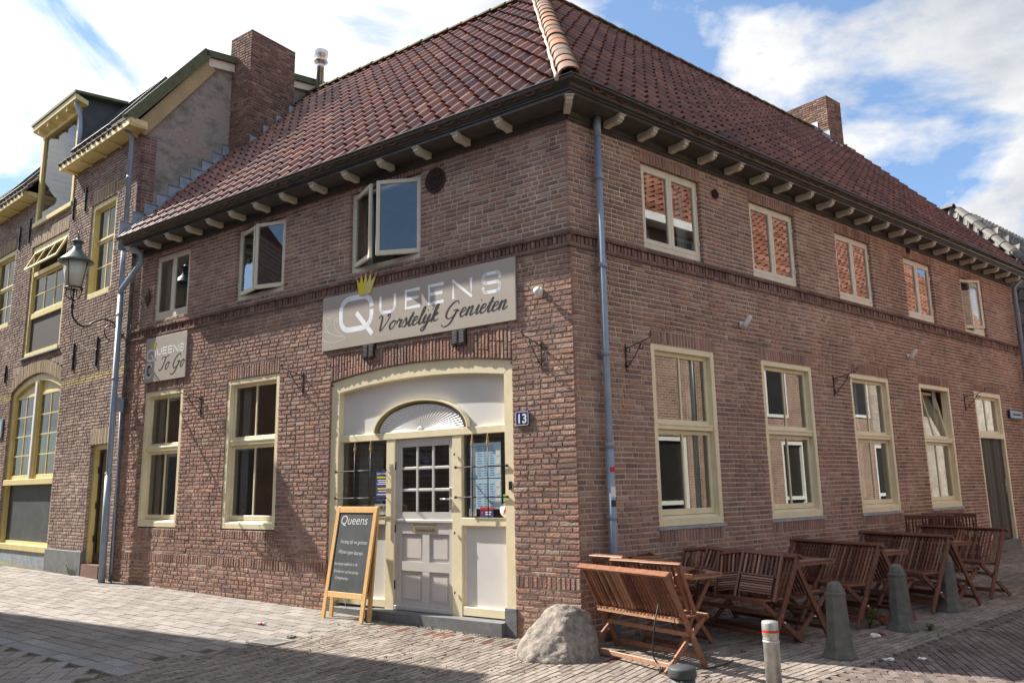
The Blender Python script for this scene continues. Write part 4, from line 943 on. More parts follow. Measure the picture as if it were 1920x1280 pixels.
# script glyphs: (advance, strokes) in x-height units
SCR = {
 'V': (1.5, [[(-.1, 1.55), (.1, 1.85), (.35, 1.6), (.42, .9), (.50, 0), (.8, .35), (1.15, 1.1), (1.3, 1.75), (1.1, 1.9), (1.0, 1.6)]]),
 'G': (1.75, [[(1.35, 1.55), (1.2, 1.9), (.75, 1.75), (.35, 1.1), (.3, .35), (.7, .0), (1.15, .3), (1.35, .85), (1.2, .2), (.9, -.6), (.35, -.85), (.0, -.55)], [(.95, .85), (1.35, .9), (1.6, .7)]]),
 'T': (1.1, [[(-.1, 1.5), (.15, 1.8), (.7, 1.75), (1.4, 1.95)], [(.75, 1.78), (.62, .9), (.4, .15), (.0, -.05), (-.2, .25)]]),
 'o': (.85, [[(.45, 1.0), (.12, .65), (.12, .2), (.35, .0), (.62, .3), (.66, .75), (.45, 1.0), (.6, .85), (.95, .85)]]),
 'r': (.72, [[(.0, .5), (.22, 1.05), (.30, .85), (.55, .92), (.45, .4), (.5, .05), (.75, .2)]]),
 's': (.62, [[(.0, .3), (.3, 1.05), (.42, .7), (.5, .25), (.3, .0), (.05, .12)], [(.42, .08), (.7, .3)]]),
 't': (.55, [[(.0, .3), (.42, 1.6), (.28, .7), (.25, .1), (.42, .0), (.62, .3)], [(.08, 1.02), (.62, 1.05)]]),
 'e': (.68, [[(.05, .4), (.5, .65), (.5, .98), (.25, .9), (.1, .4), (.25, .0), (.5, .08), (.75, .4)]]),
 'l': (.52, [[(.0, .3), (.45, 1.3), (.5, 1.95), (.32, 1.75), (.22, .9), (.2, .1), (.38, .0), (.58, .3)]]),
 'i': (.46, [[(.0, .4), (.25, 1.0), (.17, .2), (.3, .0), (.52, .3)], [(.36, 1.42), (.40, 1.54)]]),
 'j': (.5, [[(.0, .4), (.28, 1.0), (.15, .0), (.0, -.7), (-.28, -.85), (-.35, -.6), (.1, -.15), (.5, .3)], [(.40, 1.42), (.44, 1.54)]]),
 'k': (.85, [[(.0, .3), (.45, 1.3), (.5, 1.95), (.3, 1.75), (.2, .9), (.12, .0)], [(.18, .55), (.5, 1.0), (.62, .85), (.28, .55), (.5, .05), (.85, .25)]]),
 'n': (.95, [[(.0, .5), (.2, 1.0), (.15, .4), (.08, .0)], [(.12, .5), (.48, 1.0), (.58, .8), (.5, .15), (.65, .0), (.92, .3)]]),
 ' ': (.55, [])}
def script(mb, s, x, z, h, y, m=0, w0=.10, w1=.26, sl=.38, cond=.8):
    cx_ = x
    for c in s:
        ad, L = SCR[c]
        for st_ in L: strokes(mb, [(cx_ + (p[0] * cond + p[1] * sl) * h, z + p[1] * h) for p in st_], w0 * h, w1 * h, y, m, 5)
        cx_ += ad * h * cond
    return cx_
mb = MB(); mb.box(-4.185, -.765, -.030, -.002, 3.515, 4.30, 0, bev=.002)
sg = mb.build('sign_board', 'sign_taupe', None, FA); tag(sg, 'long taupe sign board with yellow crown and white lettering above the doorway', 'sign', 'restaurant sign boards')
mb = MB(); y = -.0304
poly_strokes(mb, [rrect(-3.80, -3.19, 3.76, 4.21, .17) + [(-3.19, 4.00)]], .075, y); strokes(mb, [(-3.49, 3.99), (-3.17, 3.65)], .07, .07, y, smooth=False)
for ch_, x, w in (('U', -3.02, .27), ('E', -2.55, .25), ('E', -2.14, .25), ('N', -1.73, .29), ('S', -1.25, .26)): poly_strokes(mb, letter(ch_, x, 3.915, w, .235), .043, y)
mb.build('lettering', 'sign_white', sg, FA)
mb = MB(); script(mb, 'Vorstelijk Genieten', -3.10, 3.67, .112, -.0311, w0=.10, w1=.28, cond=1.36); mb.build('script_lettering', 'sign_black', sg, FA)
mb = MB(); crown = lambda X, Z, s: None
def crown(mb, x, z, s, y, lean=.10):
    tips = [(-.30, .50), (-.13, .60), (.06, .64), (.26, .60), (.46, .50)]; base = [(-.17, 0), (.27, 0)]; val = [(-.15, .33), (-.01, .30), (.13, .32), (.28, .33)]
    P = [base[0]]
    for i, t in enumerate(tips):
        P.append(t)
        if i < 4: P.append(val[i])
    P.append(base[1]); Q = [(x + p[0] * s + p[1] * s * lean * .3, y, z + p[1] * s) for p in P]
    mid = (x + .03 * s, y, z)
    mb.poly([mid] + Q[:1] + Q[1:6], 0); mb.poly([mid] + Q[5:], 1)
    mb.poly([(p[0], p[1] + .012, p[2]) for p in Q][::-1], 0)
    for i in range(len(Q)): a, b = Q[i], Q[(i + 1) % len(Q)]; mb.poly([a, b, (b[0], b[1] + .012, b[2]), (a[0], a[1] + .012, a[2])], 0)
    for t in tips: mb.lathe([(.001, -.025 * s * 2), (.028 * s * 1.4, -.02 * s), (.028 * s * 1.4, .02 * s), (.001, .025 * s * 2)], (x + t[0] * s + t[1] * s * lean * .3, y + .004, z + t[1] * s), 10, 2)
crown(mb, -3.34, 4.225, .50, -.045); mb.build('crown', ['crown_y', 'crown_p', 'pink'], sg, FA)
mb = MB(); y = -.0304
for L in ([(-4.10, 3.86), (-4.02, 3.93), (-4.08, 4.0), (-4.14, 3.92), (-4.02, 3.76), (-3.76, 3.68)], [(-3.93, 3.93), (-3.87, 3.97), (-3.86, 3.90), (-3.93, 3.95), (-3.90, 3.80), (-3.70, 3.66)], [(-4.02, 3.76), (-4.14, 3.80), (-4.16, 3.68), (-3.95, 3.62), (-3.70, 3.65)]):
    strokes(mb, L, .014, .014, y, 0, 6)
mb.build('scroll_ornament', 'scroll_grey', sg, FA)
mb = MB(); mb.box(-8.845, -7.595, -.030, -.002, 3.475, 4.27, 0, bev=.002)
sg = mb.build('sign_board', 'sign_taupe', None, FA); tag(sg, 'small taupe sign board over the tall window beside the left downpipe', 'sign', 'restaurant sign boards')
mb = MB(); y = -.0304
poly_strokes(mb, [rrect(-8.79, -8.54, 3.86, 4.05, .08) + [(-8.54, 3.97)]], .035, y); strokes(mb, [(-8.66, 3.96), (-8.50, 3.80)], .035, .035, y, smooth=False)
x = -8.47
for ch_, w in (('U', .125), ('E', .12), ('E', .12), ('N', .13), ('S', .12)): poly_strokes(mb, letter(ch_, x, 3.945, w, .11), .022, y); x += w + .045
mb.build('lettering', 'sign_white', sg, FA)
mb = MB(); script(mb, 'To Go', -8.38, 3.66, .125, -.0311, w0=.10, w1=.24, cond=1.15); mb.build('script_lettering', 'sign_black', sg, FA)
mb = MB(); crown(mb, -8.62, 4.06, .20, -.034); mb.build('crown', ['crown_y', 'crown_p', 'crown_p'], sg, FA)
mb = MB(); poly_strokes(mb, [rrect(-8.80, -8.62, 3.56, 3.80, .06)], .022, -.034, 0); poly_strokes(mb, [rrect(-8.74, -8.68, 3.60, 3.76, .03)], .03, -.0316, 1)
mb.build('round_emblem', ['sign_white', 'enamel_blue'], sg, FA)
# house number
mb = MB(); mb.box(-.805, -.615, -.022, -.002, 2.25, 2.42, 0, bev=.006)
o = mb.build('house_number', 'enamel_blue', None, FA); tag(o, 'blue enamel plate with white house number 13 right of the doorway', 'house number')
mb = MB()
P = rrect(-.797, -.623, 2.258, 2.412, .018); poly_strokes(mb, [P + [P[0]]], .006, -.024); mb.build('border_line', 'white', o, FA)
text('number', '13', .15, 'white', o, FA, -.71, -.025, 2.282, align='CENTER', bold=.003)
# street nameplate at the far end
mb = MB(); mb.box(12.72, 13.42, -.05, -.01, 2.81, 2.99, 0, bev=.006)
o = mb.build('street_nameplate', 'enamel_blue', None, FB); tag(o, 'small blue and white street name plate beside the plank door', 'nameplate')
mb = MB(); mb.box(12.735, 13.405, -.056, -.05, 2.825, 2.975, 0); mb.build('plate_face', 'poster_sky', o, FB)
text('lettering', 'Schoutenstraat', .075, 'enamel_blue', o, FB, 13.07, -.059, 2.88, align='CENTER', bold=.001)
# posters behind the sidelights and on the door
def panel(name, F, x0, x1, z0, z1, y, m, label, cat, group=None):
    mb = MB(); mb.box(x0, x1, y, y + .003, z0, z1, 0); o = mb.build(name, m, None, F); return tag(o, label, cat, group)
yp_ = py + .008
for k, (z0, z1, lb) in enumerate(((1.665, 2.09, 'pale blue menu sheet with print columns, upper of two in right sidelight'), (1.30, 1.655, 'pale blue menu sheet with print columns, lower of two in right sidelight'))):
    o = panel('menu_poster', FA, -1.60, -1.13, z0, z1, yp_, 'poster_sky', lb, 'menu', 'menu sheets in the sidelight')
    mb = MB()
    for c, (a, b) in enumerate(((-1.49, -1.41), (-1.39, -1.32), (-1.30, -1.22))):
        for r in range(13 if k == 0 else 10): mb.box(a, b - random.uniform(0, .03), yp_ - .0015, yp_, z0 + .03 + r * .029, z0 + .037 + r * .029, 0)
    mb.build('print', 'poster_line', o, FA)
    mb = MB()
    for zz in (z0 + .05, z0 + .16, z0 + .26): mb.box(-1.59, -1.52, yp_ - .0015, yp_, zz, zz + .08, 0); mb.box(-1.20, -1.14, yp_ - .0015, yp_, zz, zz + .07, 0)
    mb.build('picture', 'door_grey', o, FA)
o = panel('sticker', FA, -1.10, -1.0, 1.31, 1.47, yp_, 'green', 'lime green square sticker at right edge of right sidelight', 'sticker', 'stickers in the right sidelight'); text('lettering', 'eet.nu', .032, 'white', o, FA, -1.05, yp_ - .003, 1.39, align='CENTER')
mb = MB(); T = FA @ Matrix.Translation((-1.065, yp_, 1.285)) @ Matrix.Rotation(pi / 2, 4, 'X'); mb.lathe([(.085, -.002), (.085, .002), (.001, .002)], (0, 0, 0), 28, 0)
o = mb.build('sticker', 'white', None, T); tag(o, 'round white sticker with red letter A low in right sidelight', 'sticker', 'stickers in the right sidelight'); text('lettering', 'A', .10, 'red', o, FA, -1.065, yp_ - .004, 1.25, align='CENTER', bold=.003)
o = panel('sticker', FA, -1.45, -1.25, 1.205, 1.32, yp_, 'poster_blue', 'navy and red bank card sticker in right sidelight', 'sticker', 'stickers in the right sidelight')
mb = MB(); mb.box(-1.45, -1.25, yp_ - .002, yp_, 1.29, 1.32, 0); mb.box(-1.43, -1.40, yp_ - .002, yp_, 1.235, 1.27, 0); mb.build('stripe', 'red', o, FA); mb = MB(); mb.box(-1.37, -1.28, yp_ - .002, yp_, 1.255, 1.268, 0); mb.box(-1.37, -1.29, yp_ - .002, yp_, 1.23, 1.243, 0); mb.build('bar', 'white', o, FA)
o = panel('sticker', FA, -1.62, -1.51, 1.215, 1.30, yp_, 'white', 'white square sticker with knot emblem in right sidelight', 'sticker', 'stickers in the right sidelight')
mb = MB(); P = rrect(-1.60, -1.53, 1.228, 1.288, .025); poly_strokes(mb, [P + [P[0]]], .005, yp_ - .002); mb.build('emblem', 'poster_line', o, FA)
o = panel('poster', FA, -3.22, -2.99, 1.40, 1.80, yp_ + .01, 'poster_blue', 'navy poster with yellow and white lines in left sidelight', 'poster')
text('heading', 'KERSTBORREL', .030, 'white', o, FA, -3.105, yp_ + .006, 1.745, align='CENTER')
mb = MB()
for k, (zz, mt) in enumerate(((1.70, 1), (1.665, 0), (1.64, 0), (1.615, 0), (1.55, 1), (1.52, 0), (1.48, 0))): mb.box(-3.20 + .01 * (k % 3), -3.01 - .01 * (k % 2), yp_ + .0085, yp_ + .01, zz, zz + (.022 if mt else .012), mt)
mb.build('print', ['white', 'yellow'], o, FA)
o = panel('paper', FA, -3.24, -2.99, 1.22, 1.36, yp_ + .012, 'white', 'white printed card standing under the navy poster', 'card'); mb = MB()
for x in (-3.2, -3.13, -3.06): mb.box(x, x + .04, yp_ + .010, yp_ + .012, 1.30, 1.33, 0)
mb.build('print', 'poster_line', o, FA)
o = panel('open_sign', FA, -2.44, -2.22, 1.70, 2.02, dy + .03, 'enamel_blue', 'blue open sign hanging behind the middle top door panes', 'sign')
text('lettering', 'Come In', .062, 'white', o, FA, -2.33, dy + .027, 1.935, shear=.4, align='CENTER'); text('lettering', "WE'RE", .036, 'white', o, FA, -2.33, dy + .027, 1.885, align='CENTER'); text('lettering', 'OPEN', .075, 'white', o, FA, -2.33, dy + .027, 1.80, align='CENTER', bold=.002)
# ================================================================== A-BOARD
pF = onground(FA, -3.30, -.36); Tb = FA.copy(); Tb.translation = pF; Tb = Tb @ Matrix.Rotation(radians(-2), 4, 'Z')
root = empty('chalkboard', Tb, 'pine framed chalkboard with chalk handwriting leaning before the doorway', 'chalkboard')
lean = radians(9.5); TL = Matrix.Rotation(-lean, 4, 'X'); TBk = Matrix.Translation((0, .13, 0)) @ Matrix.Rotation(-radians(5), 4, 'X')
bw, bh = .36, 1.41
TW = Tb @ TL
for sgn in (-1, 1):
    mb = MB(); mb.box(sgn * bw - .032, sgn * bw + .032, -.014, .014, 0, bh, 0, bev=.003); mb.build('leg', 'pine', root, TW)
mb = MB(); mb.box(-bw + .033, bw - .033, -.013, .013, bh - .07, bh - .001, 0, bev=.003); mb.box(-bw + .033, bw - .033, -.013, .013, .27, .34, 0, bev=.003); mb.build('rail', 'pine', root, TW)
mb = MB(); mb.box(-bw + .03, bw - .03, -.002, .006, .33, bh - .06, 0); bd = mb.build('board', 'chalk_board', root, TW)
rs = random.Random(4)
text('handwriting', 'Queens', .165, 'chalk', bd, TW, -.29, -.004, bh - .22, shear=.15, ext=.0003)
for k, (s_, z, x, sz) in enumerate((('Vandaag zijn we gesloten', .95, -.24, .066), ('Wijnen open kaarsen', .82, -.25, .070), ('Van harte welkom in de', .67, -.30, .060), ('Keuken en op het terras', .58, -.28, .060), ('Complimenten', .50, -.24, .054))):
    text('handwriting', s_, sz, 'chalk', bd, TW, x, -.004, z, shear=.3, ext=.0002, rz=radians(rs.uniform(-2, 3)), scale=(.78, 1), bold=0)
TW2 = Tb @ TBk
for sgn in (-1, 1):
    mb = MB(); mb.box(sgn * bw - .032, sgn * bw + .032, -.014, .014, 0, bh, 0, bev=.003); mb.build('leg', 'pine', root, TW2)
mb = MB(); mb.box(-bw + .033, bw - .033, -.013, .013, bh - .07, bh - .001, 0); mb.box(-bw + .033, bw - .033, -.013, .013, .27, .34, 0); mb.box(-bw + .03, bw - .03, -.004, .004, .33, bh - .06, 1); mb.build('rear_board', ['pine', 'chalk_board'], root, TW2)
mb = MB(); mb.tube([(.0, .03, .28), (.0, .08, .12), (0, .12, .26)], .003, 5); mb.build('string', 'chalk', root, Tb)
# ================================================================== BRACKETS, LIGHTS
def hook(F, x, z, label, dir_=-1, L_=.42, flip=1):
    """wrought plant bracket projecting from the wall"""
    T = F @ Matrix.Translation((x, 0, z)); mb = MB()
    mb.box(-.008, .008, -.012, 0, -.32, .02, 0)
    mb.tube([(0, -.012, -.04), (0, -L_ * .5, .0), (0, -L_ * .9, .035), (0, -L_, .075), (0, -L_ * .97, .10), (0, -L_ * .91, .085), (0, -L_ * .93, .06)], .006, 6)
    mb.tube([(0, -.012, -.27), (0, -L_ * .35, -.15), (0, -L_ * .62, -.01)], .006, 6)
    def curl(cy, cz, r, a0, a1, n=12): mb.tube([(0, -cy + r * (1 - .45 * i / n) * cos(a0 + (a1 - a0) * i / n), cz + r * (1 - .45 * i / n) * sin(a0 + (a1 - a0) * i / n)) for i in range(n + 1)], .005, 5)
    curl(.05, -.06, .04, 1.6, -4.0); curl(.055, -.23, .045, -1.6, 4.2); curl(L_ * .62, -.05, .04, 1.5, -4.2)
    o = mb.build('plant_bracket', 'black_iron', None, T); tag(o, label, 'wall bracket', 'wrought plant brackets')
hook(FA, -.43, 3.20, 'black scrolled plant bracket near the corner, right of the doorway')
hook(FA, -4.60, 3.24, 'black scrolled plant bracket between the second window and the doorway')
hook(FA, -7.12, 3.10, 'black scrolled plant bracket between the two tall left windows')
hook(FB, .86, 3.20, 'black scrolled plant bracket nearest the corner on the terrace wall')
hook(FB, 5.64, 3.18, 'black scrolled plant bracket between second and third tall terrace windows')
hook(FB, 10.57, 3.18, 'black scrolled plant bracket beside the plank door')
def spot(F, x, z, label):
    T = F @ Matrix.Translation((x, 0, z)); root = empty('wall_spotlight', T, label, 'spotlight', 'white spotlights on the terrace wall')
    mb = MB(); mb.box(-.03, .03, -.03, 0, -.05, .04, 0, bev=.008); mb.tube([(0, -.02, -.02), (0, -.10, .0)], .010, 8); mb.build('mount', 'white', root, T)
    mb = MB(); T2 = T @ Matrix.Translation((.0, -.10, .01)) @ Matrix.Rotation(radians(40), 4, 'X'); mb.lathe([(.001, -.07), (.045, -.068), (.036, -.02), (.034, .10), (.028, .11), (.001, .11)], (0, 0, 0), 16); mb.build('lamp_head', 'white', root, T2)
spot(FB, 3.25, 3.74, 'white wall spotlight above and between first and second tall windows')
spot(FB, 8.30, 3.75, 'white wall spotlight above and between third and fourth tall windows')
T = FA @ Matrix.Translation((-.42, 0, 3.80)); root = empty('motion_sensor', T, 'small white motion sensor on the wall right of the long sign', 'sensor')
mb = MB(); mb.box(-.035, .035, -.03, 0, -.02, .05, 0, bev=.01); mb.tube([(0, -.02, .01), (.02, -.08, .0)], .012, 8); mb.build('mount', 'white', root, T)
mb = MB(); T2 = T @ Matrix.Translation((.03, -.10, -.02)) @ Matrix.Rotation(radians(60), 4, 'X'); mb.lathe([(.001, -.06), (.035, -.05), (.048, 0), (.042, .05), (.001, .06)], (0, 0, 0), 14); mb.build('sensor_head', 'white', root, T2)
# ================================================================== NEIGHBOUR ON THE LEFT
nb = empty('brick_house', Matrix.Translation(PC), 'tall mauve brick house with ochre frames, dormer and skylights, left of the corner building', 'building')
ZN = 8.45
H = {'door': (-1.17, -.42, .30, 2.47), 'w3': (-2.05, -.86, 5.42, 7.42), 'w2': (-5.32, -3.2, 4.60, 7.22), 'w1': (-7.9, -6.42, 5.55, 7.45), 'dorm': (-5.25, -3.1, 7.75, 9.9)}
shA = lambda x: 3.86 + .30 * (1 - ((x + 4.35) / 1.45) ** 2)
SX0, SX1 = -5.80, -2.90
LX = -11.5
# (x0, x1, z0, z1)
holes = [(H['door'][0], H['door'][1], -1, H['door'][3] + .30), (H['w3'][0], H['w3'][1], H['w3'][2], H['w3'][3] + .30), (H['w2'][0], H['w2'][1], H['w2'][2] - .0, H['w2'][3] + .33), (H['w1'][0], H['w1'][1], H['w1'][2], H['w1'][3] + .30), (H['dorm'][0], H['dorm'][1], H['dorm'][2], 12), (SX0, SX1, -1, 4.46)]
holes += [(SX1, .0, 3.70, 3.86), (LX, SX0, 3.70, 3.86), (SX1 + .0, H['door'][0], -1, .52)]
mb = MB()
brickwork(mb, LX, 0, -.2, ZN, holes, jit=lambda z: .0035, seed=101)
for a, b in ((SX1, 0), (LX, SX0)): 
    n0 = len(mb.v); brickwork(mb, a, b, 3.70, 3.86, [], jit=lambda z: .003, course=.053, seed=int(a * -9), mat=lambda z, x: 2)
for a, b, z in ((-2.75, -2.2, 7.42), (-3.2, -2.75, 7.42), (-.86, -.3, 7.42)):
    n0 = len(mb.v); brickwork(mb, a, b, z, z + .22, [], jit=lambda z: .003, course=.055, seed=9, mat=lambda z, x: 2); shift(mb, n0, -.004)
def striped(mb, x0, x1, z0, z1, seed, f0=None, f1=None):
    rnd = random.Random(seed); n = round((x1 - x0) / .065); w = (x1 - x0) / n; 
    for i in range(n):
        a = x0 + i * w; c = a + w / 2; lo = f0(c) if f0 else z0; hi = f1(c) if f1 else z1
        mb.poly([(a, .012, lo), (a + w, .012, lo), (a + w, .012, hi), (a, .012, hi)], 1)
        brick(mb, a + .005, a + w - .005, lo + .004, hi - .003, -.004, .1, .002, 2 if i % 2 else 0, rnd)
striped(mb, H['door'][0] - .02, H['door'][1] + .08, H['door'][3], H['door'][3] + .30, 1)
striped(mb, H['w3'][0], H['w3'][1], H['w3'][3], H['w3'][3] + .30, 2); striped(mb, H['w1'][0], H['w1'][1], H['w1'][3], H['w1'][3] + .30, 4)
striped(mb, H['w2'][0], H['w2'][1], H['w2'][3], H['w2'][3] + .33, 3)
striped(mb, SX0, SX1, 0, 0, 5, f0=shA, f1=lambda x: shA(x) + .30)
for a, b in ((SX0, SX1),):
    for k in range(14):      # brick fill above the arch up to the hole's top edge
        xa = a + (b - a) * k / 14; xb = a + (b - a) * (k + 1) / 14; lo = max(shA(xa), shA(xb)) + .30
        if lo < 4.455: brick(mb, xa, xb, lo - .03, 4.458, .004, .1, .002, 0)
wob(mb, 5)
mb.build('wall', ['brick_pale', 'mortar', 'brick_yellow'], nb, FC)
mb = MB(); mb.box(SX1 + .0, H['door'][0], -.03, .12, -.2, .52, 0, bev=.008); mb.build('plinth', 'bluestone', nb, FC)
mb = MB(); mb.box(H['door'][0], H['door'][1], -.02, .12, -.2, .30, 0); mb.build('step', 'brick_dark', nb, FC)
mb = MB(); mb.box(LX, SX0, -.03, .12, -.2, .52, 0, bev=.008); mb.build('plinth', 'bluestone', nb, FC)
# gable side, knee profile measured behind the front wall
gp = [(0, 8.52), (1.20, 10.48), (4.05, 10.92), (7.5, 10.3), (7.5, -.2), (0, -.2)]
mb = MB(); mb.poly([(0.0, y, z) for y, z in gp], 0)
n0 = len(mb.v); brickwork(mb, 0, .32, 6.2, 8.4, [], jit=lambda z: .003, seed=8)
for i in range(n0, len(mb.v)): x, y, z = mb.v[i]; mb.v[i] = (.008 - y, x, z)
for i in range(len(mb.f)):
    if i: mb.m[i] += 1
mb.build('gable_wall', ['plaster', 'brick_dark', 'mortar_dark'], nb, FC)
mb = MB(); mb.poly([(LX, 7.5, -.2), (0, 7.5, -.2), (0, 7.5, 10.3), (LX, 7.5, 10.3)], 0); mb.poly([(LX, 0, -.2), (LX, 7.5, -.2), (LX, 7.5, 10.3), (LX, 4.05, 10.98), (LX, 1.18, 10.5), (LX, 0, 8.42)], 0); mb.build('rear_wall', 'far_brick', nb, FC)
# roof: steep front slope, shallow top, verge boards and capping
O = Vector((0, -.28, 8.48)); kn = Vector((0, 1.20, 10.52)); sv2 = (kn - O); SL = sv2.length; sv2.normalize(); nv2 = Vector((0, -sv2.z, sv2.y))
mb = MB()
for a, b in ((-3.1, .02), (LX, -5.25)):
    tiles(mb, O, Vector((1, 0, 0)), sv2, nv2, a, b, SL, .24, .32, 'pan', seed=int(-a) + 2, lo=lambda s: a, hi=lambda s, b=b: b - .1)
mb.poly([O + Vector((LX, 0, 0)), O + Vector((-5.25, 0, 0)), kn + Vector((-5.25, 0, 0)), kn + Vector((LX, 0, 0))], 0)
mb.poly([O + Vector((-3.1, 0, 0)), O + Vector((.08, 0, 0)), kn + Vector((.08, 0, 0)), kn + Vector((-3.1, 0, 0))], 0)
mb.poly([O + Vector((-5.25, .9, 1.0)), O + Vector((-3.1, .9, 1.0)), kn + Vector((-3.1, 0, 0)), kn + Vector((-5.25, 0, 0))], 0)
mb.poly([kn + Vector((LX, 0, 0)), kn + Vector((.08, 0, 0)), (.08, 4.05, 11.04), (LX, 4.05, 11.04)], 0); mb.poly([(LX, 4.05, 11.04), (.08, 4.05, 11.04), (.08, 7.6, 10.3), (LX, 7.6, 10.3)], 0)
mb.build('roof', 'tile_brown', nb, FC)
mb = MB()
mb.beam((.09, -.30, 8.56), (.09, 1.20, 10.58), .20, .14, 0, up=(1, 0, 0)); mb.beam((.09, 1.14, 10.55), (.09, 4.1, 11.02), .14, .14, 0, up=(1, 0, 0)); mb.beam((.09, 4.0, 11.02), (.09, 7.6, 10.4), .14, .14, 0, up=(1, 0, 0))
mb.build('verge_capping', 'moss_green', nb, FC)
mb = MB(); mb.beam((.05, -.06, 8.42), (.05, 1.30, 10.34), .26, .07, 0, up=(1, 0, 0)); mb.beam((.05, 1.24, 10.40), (.05, 4.08, 10.88), .18, .075, 1, up=(1, 0, 0)); mb.beam((.05, 4.05, 10.88), (.05, 7.5, 10.25), .18, .07, 1, up=(1, 0, 0)); mb.build('verge_board', ['brick_yellow', 'pale'], nb, FC)
# stepped lead flashing where the lower roof meets the gable
mb = MB()
iF = FC.inverted()
k = 0; D = -.35
while D < 1.65:
    P = COR + DA * 9.33 - NA * D; z = zroofA(D); q = iF @ Vector((P.x, P.y, 0))
    h = .42 + .0 * k; mb.box(.012, .030, q.y - .01, q.y + .25, z - .15, z + h, 0); mb.box(.014, .05, q.y - .01, q.y + .25, z + h - .012, z + h, 0)
    D += .22; k += 1
P0_, P1_ = [iF @ (COR + DA * 9.34 - NA * D_ + UP * (zroofA(D_) + .09)) for D_ in (-.4, 1.75)]
mb.beam(P0_, P1_, .06, .03, 0, up=(1, 0, 0)); mb.build('lead_flashing', 'lead', nb, FC)
# eaves boards with brackets
def eaves(x0, x1, name='eaves'):
    mb = MB()
    mb.prism([(x0, -.30, 8.43), (x0, .0, 8.40), (x0, .0, 8.44), (x0, -.30, 8.47)], (x1 - x0, 0, 0), 0)
    mb.box(x0, x1, -.325, -.295, 8.40, 8.54, 0, bev=.005); mb.box(x0, x1, -.34, -.20, 8.54, 8.56, 1)
    x = x0 + .15
    while x < x1: mb.prism([(x, -.24, 8.43), (x, -.22, 8.40), (x, -.0, 8.35), (x, 0, 8.42)], (.06, 0, 0), 0); x += .70
    mb.box(x1 - .03, x1, -.32, .02, 8.40, 8.56, 0)
    return mb.build(name, ['ochre', 'black'], nb, FC)
eaves(-3.12, .22); eaves(LX, -5.27)
def skylight(x0, x1, s0, s1):
    mb = MB(); f = lambda x, s, h: (Vector((x, 0, 0)) + O + sv2 * s + nv2 * h)
    T = Matrix(((1, 0, 0), tuple(sv2), tuple(nv2))).transposed().to_4x4(); T.translation = O
    for a, b, c, d in ((x0, x0 + .07, s0, s1), (x1 - .07, x1, s0, s1), (x0 + .07, x1 - .07, s0, s0 + .07), (x0 + .07, x1 - .07, s1 - .07, s1)): mb.box(a, b, c, d, .02, .16, 0, T)
    mb.poly([f(x0 + .06, s0 + .06, .12), f(x1 - .06, s0 + .06, .12), f(x1 - .06, s1 - .06, .12), f(x0 + .06, s1 - .06, .12)], 1)
    mb.build('skylight', ['slate_felt', 'glass_b'], nb, FC)
skylight(-2.95, -1.05, .35, 2.2); skylight(-7.9, -5.7, .35, 2.2)
# dormer cutting through the eaves
a, b, c, d = H['dorm']
mb = MB(); t = .11
for p, q in ((a, a + t), (b - t, b)): mb.box(p, q, -.02, .10, c, d + .1, 0, bev=.005)
mb.box(a + t, b - t, -.018, .10, d, d + .1, 0); mb.box(a - .04, b + .04, -.06, .10, c - .06, c + .05, 0, bev=.005)
roombox(mb, a + t, b - t, c + .05, d, .10, 3, .7, .0, .0)
# sloped soffit roof of the dormer
mb.prism([(a - .12, -.22, d + .16), (a - .12, .05, d + .08), (a - .12, .05, d + .18), (a - .12, -.22, d + .28)], (b - a + .36, 0, 0), 0)
for k in range(4): mb.box(a + .15 + k * .55, a + .22 + k * .55, -.19, -.0, d + .05, d + .13, 0)
mb.prism([(a - .15, -.25, d + .28), (a - .15, 1.9, d + .55), (a - .15, 1.9, d + .61), (a - .15, -.25, d + .34)], (b - a + .42, 0, 0), 1)
for xx in (a + .02, b - .02): mb.prism([(xx, .05, c - .1), (xx, 1.5, d + .4), (xx, .05, d + .2)], (.02, 0, 0), 2)
mb.prism([(b + .04, .02, 8.75), (b + .04, 1.9, d + .58), (b + .04, .02, d + .30)], (.03, 0, 0), 2)
mb.box(b - t - .35, b - t - .15, .55, .7, d - .6, d - .3, 0)
dm = mb.build('dormer', ['ochre', 'moss_green', 'slate_felt', 'far_brick'], nb, FC)
mb = MB(); mb.poly([(a + t, .03, c + .05), (b - t, .03, c + .05), (b - t, .03, d), (a + t, .03, d)], 0); mb.build('pane', 'glass_clear', dm, FC)
mb = MB(); mb.tube([(b + .10, -.16, d + .20), (b + .11, -.14, d + .05), (b + .12, -.06, d - .12), (b + .13, -.03, d - .4), (b + .13, -.03, d - 1.05)], .045, 10); mb.build('downpipe', 'zinc', dm, FC)
# windows of the neighbour
def nwin(x0, x1, z0, z1, fn, name='window'):
    mb = MB(); fn(mb); return mb.build(name, ['ochre', 'glass_clear', 'room', 'curtain', 'plank', 'lead', 'white'], nb, FC)
def frame4(mb, x0, x1, z0, z1, t, y=.03, dp=.13, bot=None):
    for p, q in ((x0, x0 + t), (x1 - t, x1)): mb.box(p, q, y, y + dp, z0, z1, 0, bev=.004)
    mb.box(x0 + t, x1 - t, y + .001, y + dp, z1 - t, z1, 0, bev=.004); mb.box(x0 + t, x1 - t, y - .02, y + dp, z0, z0 + (bot or t), 0, bev=.004)
a, b, c, d = H['w3']
def w3(mb):
    frame4(mb, a, b, c, d, .10); casement(mb, a + .10, b - .10, 6.62, d - .1, .10, .05, .05, 0, 1, nv=1); casement(mb, a + .10, b - .10, c + .1, 6.62, .12, .05, .06, 0, 1, nv=1, nh=1)
    roombox(mb, a + .02, b - .02, c + .02, d - .02, .18, 2); curtain(mb, a + .1, a + .35, c + .1, d - .1, .26, 3)
nwin(*H['w3'], w3)
